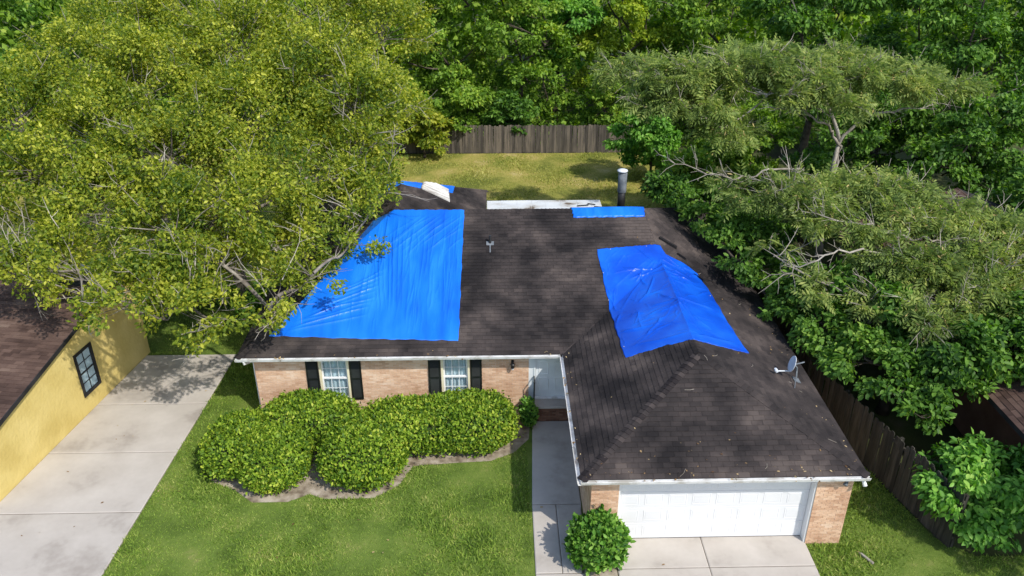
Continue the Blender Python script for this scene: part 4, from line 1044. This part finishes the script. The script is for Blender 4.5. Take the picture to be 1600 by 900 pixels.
# ------------------------------------------------------------------ trees
def bez(a, b, c, n):
    return [a*(1-t)**2+b*2*t*(1-t)+c*t*t for t in np.linspace(0, 1, n)]
def tree(name, base, fork, tr, lobes, nleaf, size, mat, bark, label, seed, cat='tree', group=None, leaf=DIAMOND, nclump=9, cr=0.34, flat=0.6, zmin=-0.35, upn=0.7, droop=0.0,
         twigs=0, twiglen=1.2, pods=0, twigmat=None, limb_every=1, branch=True, twigbias=0.3, limbs=(), csq=0.62, lk=0.62):
    """trunk with limbs to each lobe of the crown, leaves gathered in clumps round the lobes; lobes = (x, y, z, r) or (x, y, z, rx, ry, rz)"""
    global rg
    rg = np.random.default_rng(seed)
    root = empty(name, (base[0], base[1], 0), label, cat, group)
    L = np.array([l if len(l) == 6 else (l[0], l[1], l[2], l[3], l[3], l[3]*flat) for l in lobes], float)
    cen = L[:, :3].mean(0)
    mb = MB(); tb = MB()
    Fk = np.array(fork, float); Bs = np.array([base[0], base[1], -0.05])
    n = 8; tp = [Bs+(Fk-Bs)*t+np.array([0.12*math.sin(3*t+seed), 0.12*math.sin(4*t+2*seed), 0])*t for t in np.linspace(0, 1, n)]
    mb.tube([Vector(p) for p in tp], [tr*(1.35-0.75*t)*(1.25 if i == 0 else 1) for i, t in enumerate(np.linspace(0, 1, n))], 9)
    for path, ra, rb in limbs:
        q = np.array(path, float); t = np.linspace(0, 1, len(q)); tt = np.linspace(0, 1, 4*len(q))
        pp = [np.array([np.interp(a, t, q[:, k]) for k in range(3)])+rg.normal(0, 0.05, 3)*(0 < a < 1) for a in tt]
        mb.tube([Vector(p) for p in pp], list(np.linspace(ra, rb, len(pp))), 7, cap=False)
        for k in range(len(pp)//2, len(pp)):
            for _ in range(2):
                d = pp[k]-pp[k-1]; d = d/np.linalg.norm(d)+0.9*unit(1)[0]+np.array([0, 0, 0.35]); d /= np.linalg.norm(d); l_ = rg.uniform(0.35, 0.9)
                a = pp[k]; b_ = a+d*l_*0.5; c_ = b_+(d+0.6*unit(1)[0])*l_*0.4
                tb.tube([Vector(a), Vector(b_), Vector(c_)], [0.012, 0.008, 0.004], 4, cap=False)
                e_ = b_+(d+0.9*unit(1)[0])*l_*0.3; tb.tube([Vector(b_), Vector(e_)], [0.01, 0.004], 3, cap=False)
    vol = L[:, 3]*L[:, 4]+L[:, 5]*(L[:, 3]+L[:, 4])
    nodes = [Fk]; par = [-1]; plen = [0.0]; todo = set(range(len(L))); own = {}
    while todo:
        best = None
        for q in todo:
            for k, nd in enumerate(nodes):
                c = np.linalg.norm(L[q, :3]-nd)+0.22*plen[k]
                if best is None or c < best[0]: best = (c, q, k)
        _, q, k = best; todo.discard(q); own[q] = len(nodes)
        nodes.append(L[q, :3]); par.append(k); plen.append(plen[k]+np.linalg.norm(L[q, :3]-nodes[k]))
    cnt = [1]*len(nodes)
    for k in range(len(nodes)-1, 0, -1): cnt[par[k]] += cnt[k]
    def lr(k): return 0.018+tr*lk*math.sqrt(cnt[k]/cnt[0])
    clumps = []; cl_r = []; cl_l = []
    for li, l in enumerate(L):
        k = max(3, int(round(nclump*vol[li]/vol.mean())))
        d = unit(k*3); d = d[d[:, 2] > zmin][:k]
        rr = rg.uniform(0.55, 1.0, len(d))**0.6
        P = l[:3]+d*l[3:]*rr[:, None]
        c0 = l[:3]
        if branch:
            k = own[li]; s = nodes[par[k]]; dl_ = np.linalg.norm(c0-s)
            mid = (s+c0)/2+rg.normal(0, 0.12*dl_, 3)+np.array([0, 0, -0.08*dl_])
            pts_ = bez(s, mid, c0, 7); r0 = lr(k)
            mb.tube([Vector(p) for p in pts_], list(np.linspace(r0, max(0.02, r0*0.62), 7)), 6, cap=False)
            for p in P:
                s2 = pts_[rg.integers(4, 7)]; m2 = (s2+p)/2+rg.normal(0, 0.12, 3)
                mb.tube([Vector(q) for q in bez(s2, m2, p, 4)], list(np.linspace(max(0.014, r0*0.25), 0.007, 4)), 4, cap=False)
        clumps.append(P); cl_r.append(np.full(len(P), cr*(l[3]+l[4])*0.5)); cl_l.append(np.full(len(P), li))
    P = np.concatenate(clumps); Rr = np.concatenate(cl_r)*rg.uniform(0.7, 1.25, len(P)); Li = np.concatenate(cl_l)
    w = Rr**2; idx = rg.choice(len(P), nleaf, p=w/w.sum())
    off_ = unit(nleaf)*(rg.random(nleaf)**0.45)[:, None]*Rr[idx][:, None]*np.array([1.15, 1.15, csq])
    pos = P[idx]+off_
    pos[:, 2] = np.maximum(pos[:, 2], 0.1)
    outw = pos-L[Li[idx], :3]; outw /= np.linalg.norm(outw, axis=1, keepdims=True)+1e-6
    nr = np.array([0, 0, upn])+0.45*outw+0.75*unit(nleaf)
    fwd = unit(nleaf)*0.8+0.6*outw+np.array([0, 0, -0.25-droop])
    V, F = scatter(*leaf, pos, fwd, nr, size*rg.uniform(0.6, 1.3, nleaf))
    place('crown', npmesh('crown', V, F), root, mat)
    if twigs:
        for i in range(twigs):
            p = P[rg.integers(len(P))]; li = L[np.argmin(((L[:, :3]-p)**2).sum(1)), :3]
            d = (p-li); d = d/(np.linalg.norm(d)+1e-6)+0.5*unit(1)[0]+np.array([0, 0, twigbias]); d /= np.linalg.norm(d)
            l = twiglen*rg.uniform(0.5, 1.4)
            pts_ = [p-d*l*0.3]
            for q in range(4): d = d+0.28*unit(1)[0]; d /= np.linalg.norm(d); pts_.append(pts_[-1]+d*l*0.3)
            tb.tube([Vector(q) for q in pts_], list(np.linspace(0.022, 0.005, 5)), 4, cap=False)
            for q in (1, 2, 3):
                if rg.random() < 0.8:
                    e = d+0.9*unit(1)[0]; e /= np.linalg.norm(e)
                    a = pts_[q]; b_ = a+e*l*0.22; c_ = b_+(e+0.5*unit(1)[0])*l*0.16
                    tb.tube([Vector(a), Vector(b_), Vector(c_)], [0.011, 0.007, 0.004], 3, cap=False)
        tb.build('bare_twigs', twigmat or M['palebark'], root)['kind'] = 'stuff'
    mb.build('trunk', bark, root, True)
    if pods:
        i = rg.integers(0, nleaf, pods); pp = pos[i]+[0, 0, 0.06]
        V, F = scatter(*OVAL, pp, unit(pods)*0.7+[0, 0, -0.4], unit(pods), np.stack([rg.uniform(0.05, 0.09, pods), rg.uniform(0.14, 0.24, pods), rg.uniform(0.05, 0.1, pods)], -1))
        place('pods', npmesh('pods', V, F), root, M['pod'])['kind'] = 'stuff'
    return root

left = [(-15.0, 24.0, 5.4, 1.8), (-12.6, 22.5, 5.0, 1.6), (-10.7, 21.5, 4.4, 1.5), (-9.1, 21.8, 4.0, 1.5), (-7.9, 23.0, 4.3, 1.5), (-7.0, 24.5, 4.4, 1.5), (-5.8, 26.0, 4.9, 1.6), (-4.9, 28.0, 6.1, 1.8), (-5.2, 31.0, 7.3, 2.2), (-6.7, 27.0, 6.2, 2), (-8.2, 25.0, 5.8, 2.2), (-10.2, 24.0, 5.4, 2.2), (-12.8, 25.5, 5.4, 2.2), (-15.6, 27.0, 6.3, 2.2), (-18.3, 31.0, 7.1, 2.4), (-14.4, 29.0, 7.0, 2.5), (-11.4, 28.0, 6.6, 2.6), (-9.1, 30.0, 7.1, 2.6), (-7.2, 33.0, 8.3, 2.6), (-10.4, 35.0, 8.9, 2.6), (-13.0, 33.0, 8.3, 2.6), (-16.7, 34.0, 8.4, 2.4), (-5.2, 38.0, 9.1, 2.4), (-8.2, 38.0, 9.8, 2.2), (-13.3, 38.0, 9.9, 2.2), (-16.8, 38.0, 9.5, 2),
        (-5.7, 23.1, 4.5, 1.2), (-6.7, 22.3, 4.1, 1.2), (-4.8, 25.1, 4.7, 1.2), (-4.2, 27.1, 5.6, 1.2), (-8.3, 21.3, 3.9, 1.1), (-9.4, 20.6, 4.3, 1.2), (-10.6, 20.6, 4.7, 1.2), (-11.8, 21.0, 4.9, 1.1), (-4.9, 29.2, 6.7, 1.3), (-13.7, 22.3, 5.1, 1.2), (-4.6, 35.5, 8.0, 1.6), (-9.9, 23.2, 5.7, 1.3), (-11.0, 25.4, 6.2, 1.4), (-4.3, 25.5, 5.3, 0.9), (-5.1, 24.0, 4.6, 0.9), (-6.2, 23.0, 4.0, 0.85), (-3.8, 27.5, 5.5, 0.9), (-7.0, 22.3, 3.7, 0.8)]
tree('spreading_tree', (-10.8, 30.5), (-10.6, 29.8, 3.4), 0.42, left, 215000, 0.148, M['leaf_yellow'], M['bark'], 'huge spreading yellow-green tree overhanging the left end of the roof and the driveway', 21,
     leaf=DIAMOND, nclump=18, cr=0.275, flat=0.85, csq=0.95, lk=0.36, twigs=420, twiglen=1.2, upn=0.6)
mimU = [(8.0, 32.0, 8.5, 1.5), (9.7, 32.0, 8.7, 1.6), (11.7, 32.0, 8.6, 1.6), (13.8, 32.0, 8.4, 1.6), (15.8, 32.0, 8.3, 1.6), (17.7, 32.0, 8.0, 1.3), (10.5, 31.0, 8.0, 1.5), (12.7, 31.0, 7.9, 1.5), (6.9, 32.5, 7.6, 1.4), (6.2, 35.0, 8.0, 1.5), (7.6, 31.0, 7.5, 1.4), (8.9, 31.0, 6.7, 1.3), (11.0, 34.0, 8.6, 1.7), (14.5, 34.0, 8.4, 1.7)]
tree('feathery_tree', (13.95, 31.6), (13.8, 31.5, 6.0), 0.12, mimU, 8500, 0.42, M['leaf_mimosa'], M['palebark'], 'flat-topped feathery tree with pale forked trunk, upper tier right of the back yard', 22,
     leaf=FROND, nclump=9, cr=0.40, flat=0.26, zmin=-0.2, upn=1.3, twigs=140, twiglen=1.1, pods=1200,
     limbs=[([(13.94, 31.5, 4.5), (13.8, 31.4, 5.95), (13.2, 31.2, 6.6), (12.03, 30.8, 7.3), (10.4, 30.3, 7.7)], 0.075, 0.02), ([(13.8, 31.4, 5.95), (14.46, 31.2, 7.1), (15.4, 30.8, 7.4), (17.0, 30.6, 7.75)], 0.07, 0.018), ([(14.46, 31.2, 7.1), (14.2, 30.9, 7.5), (13.3, 30.5, 7.9)], 0.04, 0.015)], group='feathery trees')
mimL = [(10.2, 26.5, 5.8, 1.3), (11.7, 27.0, 5.6, 1.5), (13.3, 26.5, 5.5, 1.6), (14.5, 25.5, 5.4, 1.6), (15.6, 24.5, 5.1, 1.6), (16.4, 23.5, 4.9, 1.6), (16.9, 22.5, 4.5, 1.5), (11.8, 24.8, 5.3, 1.4), (13.0, 23.5, 4.9, 1.4), (14.0, 22.5, 4.7, 1.4), (15.1, 22.0, 4.3, 1.4), (15.6, 21.0, 4.0, 1.3), (9.0, 26.5, 5.8, 1.1), (8.9, 23.5, 4.8, 0.8), (10.7, 22.5, 4.1, 1.0), (12.2, 22.0, 4.0, 1.1), (13.3, 21.0, 4.0, 1.2)]
tree('feathery_tree', (13.5, 25.2), (13.3, 24.8, 4.2), 0.11, mimL, 8600, 0.40, M['leaf_mimosa'], M['palebark'], 'nearer feathery tree with pods and bare pale branches reaching toward the roof', 23,
     leaf=FROND, nclump=9, cr=0.40, flat=0.26, zmin=-0.2, upn=1.3, twigs=240, twiglen=1.1, pods=1500,
     limbs=[([(13.5, 25.0, 3.0), (13.31, 24.2, 4.3), (13.21, 23.9, 5.2), (12.0, 23.9, 5.6), (10.5, 24.6, 5.75)], 0.07, 0.018), ([(13.21, 23.9, 5.2), (13.9, 23.6, 5.25), (14.6, 23.3, 5.1)], 0.045, 0.015), ([(13.9, 23.5, 4.2), (12.6, 23.2, 4.85), (10.93, 23.0, 5.2), (9.7, 22.8, 4.8), (8.9, 22.8, 4.3)], 0.05, 0.014), ([(11.3, 28.3, 5.9), (10.1, 27.6, 6.25), (8.8, 27.0, 6.1), (7.5, 26.6, 6.35), (5.9, 26.6, 7.0)], 0.045, 0.012)], group='feathery trees')
dark = [(10.8, 23.5, 3.8, 1.1), (9.9, 23.2, 3.3, 0.9), (10.4, 22.0, 2.9, 1.1), (11.6, 21.8, 3.6, 1.2), (10.9, 20.3, 2.9, 1.0), (12.2, 20.2, 2.9, 1.1), (13.3, 20.0, 3.3, 1.2), (12.0, 18.8, 2.3, 0.8), (12.8, 19.0, 2.7, 0.9), (14.7, 20.0, 3.3, 1.3), (11.2, 19.2, 2.6, 0.7), (15.6, 20.5, 3.6, 1.3), (11.3, 18.7, 2.7, 0.7), (11.0, 20.9, 2.8, 0.9), (11.6, 17.9, 2.5, 0.6)]
tree('broadleaf_tree', (12.6, 21.6), (12.5, 21.4, 2.0), 0.14, dark, 25000, 0.185, M['leaf_dark'], M['darkbark'], 'dark green broadleaf tree leaning over the right fence behind the dish', 24, leaf=OVAL, nclump=10, cr=0.40, flat=0.8, droop=0.3)
big = [(12.0, 16.4, 1.4, 0.8), (12.9, 16.6, 1.6, 0.9), (13.4, 16.2, 1.3, 0.8), (12.1, 16.0, 0.9, 0.6), (11.9, 17.0, 1.5, 0.6), (14.2, 16.4, 1.3, 0.9), (12.7, 15.8, 0.8, 0.7), (13.6, 15.7, 0.8, 0.7)]
tree('leafy_bush', (12.8, 16.4), (12.8, 16.4, 0.7), 0.05, big, 11000, 0.19, M['leaf_bright'], M['darkbark'], 'big bright green large-leaved bush at the near end of the right fence', 25, cat='bush', leaf=OVAL, nclump=10, cr=0.45, flat=0.9, droop=0.5)

ovh = [(7.1, 29.0, 4.6, 0.6), (7.5, 27.6, 4.3, 0.6), (8.0, 26.3, 4.1, 0.6), (8.4, 25.0, 3.8, 0.6), (8.8, 24.2, 3.3, 0.55), (9.1, 23.2, 3.0, 0.45), (8.3, 28.8, 4.4, 0.9), (8.9, 27.0, 4.2, 0.9), (7.0, 31.0, 4.3, 0.8), (9.4, 25.6, 3.2, 0.7)]
tree('broadleaf_tree', (9.55, 28.9), (9.5, 28.7, 2.6), 0.09, ovh, 10000, 0.18, M['leaf_dark'], M['darkbark'], 'slim dark green tree spilling over the right roof edge behind the ridge', 26, leaf=OVAL, nclump=9, cr=0.46, flat=0.8, droop=0.3)

def crown(cx, cy, zb, zt, r, n, seed, spread=1.0):
    """lobes filling a rounded crown"""
    q = np.random.default_rng(seed); out = []
    for i in range(n):
        t = (i+0.5)/n; z = zb+(zt-zb)*t
        rad = r*math.sqrt(max(0.05, 1-(2*t-0.85)**2*0.75))*spread
        a = i*2.399+q.uniform(-0.4, 0.4); k = rad*q.uniform(0.35, 0.72)
        out.append((cx+k*math.cos(a), cy+k*math.sin(a), z, r*q.uniform(0.36, 0.5)))
    return out
tree('broadleaf_tree', (16.2, 13.4), (16.2, 13.4, 2.6), 0.13, crown(16.2, 13.4, 3.2, 6.4, 2.3, 9, 300), 12000, 0.22, M['leaf_dark'], M['darkbark'], 'dark tree just past the right edge shading the near fence and grass', 27, nclump=9, cr=0.4, flat=0.75)
BG = 'trees of the wood behind the back yard'
back = [  # x, y, z bottom, z top, radius, leaf material, leaves, label
    (-29.0, 44, 1.5, 12.5, 5.0, 'leaf_dark', 15000, 'dark tree at the far upper left edge'),
    (-21.5, 50, 0.8, 12.5, 4.6, 'leaf_mid', 14000, 'green tree behind the spreading tree, upper left'),
    (-14.0, 52, 0.8, 12.5, 4.4, 'leaf_mid', 13000, 'green tree showing above the left part of the spreading tree'),
    (-8.0, 52, 1.2, 12.0, 4.2, 'leaf_lime', 14000, 'yellowish tree behind the left end of the rear fence'),
    (-2.8, 51.6, 0.8, 11.5, 3.9, 'leaf_mid', 15000, 'mid green tree leaning over the rear fence left of centre'),
    (1.6, 53.0, 0.8, 11.5, 3.7, 'leaf_mid', 14000, 'mid green tree over the rear fence, left of the dark opening'),
    (4.2, 55.5, 3.0, 12.0, 3.4, 'leaf_bright', 12000, 'bright tree above the dark opening behind the rear fence'),
    (8.2, 54.0, 1.0, 11.5, 3.6, 'leaf_lime', 15000, 'lime green sunlit tree right of the dark opening at the top'),
    (13.0, 53.0, 0.8, 11.0, 4.0, 'leaf_mid', 13000, 'green tree behind the upper tier of the feathery tree'),
    (18.5, 47.0, 1.5, 11.5, 4.3, 'leaf_dark', 15000, 'dark green tree at the top right of centre'),
    (24.5, 44.0, 1.5, 12.0, 4.6, 'leaf_dark', 16000, 'dark green tree at the upper right'),
    (30.5, 41.0, 1.2, 11.5, 4.6, 'leaf_dark', 15000, 'dark green tree at the far upper right corner'),
    (22.0, 36.0, 1.0, 7.5, 3.4, 'leaf_dark', 12000, 'dark leafy tree at the right edge beside the upper feathery tier'),
    (18.6, 38.5, 1.0, 7.0, 3.0, 'leaf_dark', 10000, 'dark shrubby tree under the right end of the upper feathery tier'),
    (21.8, 28.5, 1.0, 6.2, 2.7, 'leaf_dark', 9000, 'dark tree at the right edge above the lower feathery tier'),
]
for i, (x, y, zb, zt, r, m, n, lab) in enumerate(back):
    near = y < 40
    tree('woodland_tree', (x, y), (x+0.2, y, zb+(zt-zb)*0.35), 0.2, crown(x, y, zb+0.9, zt-0.9, r, 12, 100+i), int(n*1.3), 0.24 if near else 0.28, M[m], M['darkbark'], lab, 40+i, group=BG, nclump=9, cr=0.36, flat=0.72, droop=0.2,
         twigs=(30 if m in ('leaf_yellow', 'leaf_mid') else 8), twiglen=1.6, twigbias=0.5)
under = [
    (8.6, 43.0, 0.3, 4.2, 2.1, 'leaf_bright', 8500, 'bright green shrub at the right corner of the back yard by the fence'),
    (9.8, 38.0, 0.3, 3.4, 2.0, 'leaf_mid', 7000, 'green shrub right of the flue in the back yard'),
    (8.9, 33.8, 0.2, 3.0, 1.5, 'leaf_dark', 6000, 'dark shrub behind the right rear corner of the roof'),
    (10.6, 30.6, 0.3, 3.8, 1.8, 'leaf_dark', 7000, 'dark shrub beside the right roof edge under the bare branch'),
    (10.7, 27.2, 0.2, 3.4, 1.4, 'leaf_dark', 6000, 'dark shrub between the fence and the right roof slope'),
    (13.2, 40.5, 0.3, 5.2, 2.4, 'leaf_mid', 8000, 'green bushy tree below the upper feathery tier'),
    (14.5, 35.0, 0.3, 4.2, 2.3, 'leaf_dark', 8000, 'dark thicket round the trunk of the upper feathery tree'),
    (17.5, 31.0, 0.3, 4.0, 2.2, 'leaf_dark', 7500, 'dark thicket between the two feathery tiers at the right'),
    (-9.0, 50.3, 0.2, 4.4, 2.0, 'leaf_mid', 5500, 'green shrub rising behind the left end of the rear fence'),
    (-5.6, 50.0, 0.2, 4.6, 1.9, 'leaf_mid', 5500, 'green shrub behind the rear fence, below the yellowish tree'),
    (-2.0, 49.8, 0.3, 4.2, 1.7, 'leaf_mid', 5500, 'green shrub hanging over the rear fence left of centre'),
    (1.2, 49.9, 0.3, 3.6, 1.6, 'leaf_dark', 5500, 'dark shrub hanging over the middle of the rear fence'),
    (6.9, 50.2, 0.4, 4.8, 1.8, 'leaf_mid', 5500, 'green shrub behind the right end of the rear fence'),
    (-4.2, 47.6, 0.2, 3.4, 1.6, 'leaf_yellow', 5500, 'yellow-green shrub in front of the rear fence beside the spreading tree'),
    (-7.5, 44.5, 0.2, 4.2, 2.2, 'leaf_yellow', 6500, 'yellow-green shrub at the left side of the back lawn'),
    (-12.0, 29.2, 0.1, 2.2, 1.6, 'leaf_dark', 4500, 'dark shrub under the spreading tree behind the driveway'),
    (-8.9, 27.6, 0.1, 1.8, 0.8, 'leaf_dark', 2500, 'low dark shrub against the left side wall of the brick house'),
]
for i, (x, y, zb, zt, r, m, n, lab) in enumerate(under):
    tree('shrub', (x, y), (x, y, zb+(zt-zb)*0.4), 0.07, crown(x, y, zb+0.5, zt-0.5, r, 8, 200+i), n, 0.25, M[m], M['darkbark'], lab, 70+i, cat='shrub', nclump=9, cr=0.42, flat=0.8, droop=0.2)
# the far wood, one mass
rg = np.random.default_rng(90)
n = 50000
pos = np.stack([rg.uniform(-62, 62, n), rg.uniform(61, 74, n), rg.uniform(0.02, 1, n)**0.8], -1)
top = 10.5+2.2*np.sin(pos[:, 0]*0.45)+1.5*np.sin(pos[:, 0]*1.1+pos[:, 1]*0.6)
pos[:, 2] = pos[:, 2]*top
V, F = scatter(*DIAMOND, pos, unit(n)+[0, 0, -0.2], unit(n)+[0, 0, 0.7], rg.uniform(0.5, 0.95, n))
tag(place('far_wood', npmesh('far_wood', V, F), None, M['leaf_mid']), 'continuous wood far behind the rear fence', 'woodland', kind='stuff')

rg = np.random.default_rng(91)
n = 36000
pos = np.stack([rg.uniform(-34, 36, n), rg.uniform(49.2, 62, n), rg.random(n)**1.3], -1)
pos[:, 2] *= 1.6+1.0*np.sin(pos[:, 0]*0.9+np.sin(pos[:, 1]))+0.9*np.sin(pos[:, 0]*0.37+pos[:, 1]*0.5)
pos[:, 2] = np.abs(pos[:, 2])
V, F = scatter(*DIAMOND, pos, unit(n)+[0, 0, 0.1], unit(n)+[0, 0, 0.8], rg.uniform(0.2, 0.42, n))
tag(place('undergrowth', npmesh('undergrowth', V, F), None, M['leaf_mid']), 'tangled undergrowth on the floor of the wood behind the rear fence', 'undergrowth', kind='stuff')

# ------------------------------------------------------------------ grass
def in_poly(px, py, poly):
    r = np.zeros(len(px), bool); n = len(poly)
    for i in range(n):
        (x0, y0), (x1, y1) = poly[i], poly[i-1]
        with np.errstate(divide='ignore', invalid='ignore'):
            c = ((y0 > py) != (y1 > py)) & (px < (x1-x0)*(py-y0)/((y1-y0) if y1 != y0 else 1e-9)+x0)
        r ^= c
    return r
BLADE = ([(-0.5, 0, 0), (0.5, 0, 0), (0.1, 1, 0)], [(0, 1, 2)])
def grass(name, box, n, keep, size, mat, label, seed):
    global rg
    rg = np.random.default_rng(seed)
    x = rg.uniform(box[0], box[1], n); y = rg.uniform(box[2], box[3], n)
    k = keep(x, y); x, y = x[k], y[k]; n = len(x)
    pos = np.stack([x, y, np.full(n, -0.006)], -1)
    th = 0.65+0.35*np.sin(x*1.3+0.7*np.sin(y*1.9))*np.sin(y*1.1+0.9*np.sin(x*0.8))
    f = unit(n); f[:, 2] = np.abs(f[:, 2])*0.6+0.55
    h = rg.uniform(0.6, 1.3, n)*size*th
    V, F = scatter(*BLADE, pos, f, unit(n), np.stack([h*0.24, h, h], -1))
    return tag(place(name, npmesh(name, V, F), None, mat), label, 'grass', kind='stuff')
def lawn_keep(x, y):
    k = in_poly(x, y, front_lawn) & ~in_poly(x, y, bed)
    k &= ~((x > 0.9) & (x < 2.4) & (y > 14)) & ~((x > 0.9) & (x < 8.12) & (y < 16.1)) & ~((x > -7.7) & (x < 9.05) & (y > 21.6)) & ~((x > 2.3) & (x < 9.03) & (y > 15.8))
    return k
grass('lawn_grass', (-11, 16.5, 12.6, 27), 325000, lawn_keep, 0.135, M['grass'], 'short mown grass of the front lawn', 5)
grass('back_grass', (-15, 13, 33, 48.3), 90000, lambda x, y: in_poly(x, y, [(-15, 34.8), (-0.5, 33.4), (9, 33), (13, 48.3), (-15, 48.3)]), 0.17, M['drygrass'], 'dry yellowish grass of the back lawn', 6)
grass('side_grass', (-17, -8, 25.6, 40), 40000, lambda x, y: (x < -7.7) & (y > 25.6), 0.13, M['grass'], 'shaded grass behind the end of the driveway', 7)
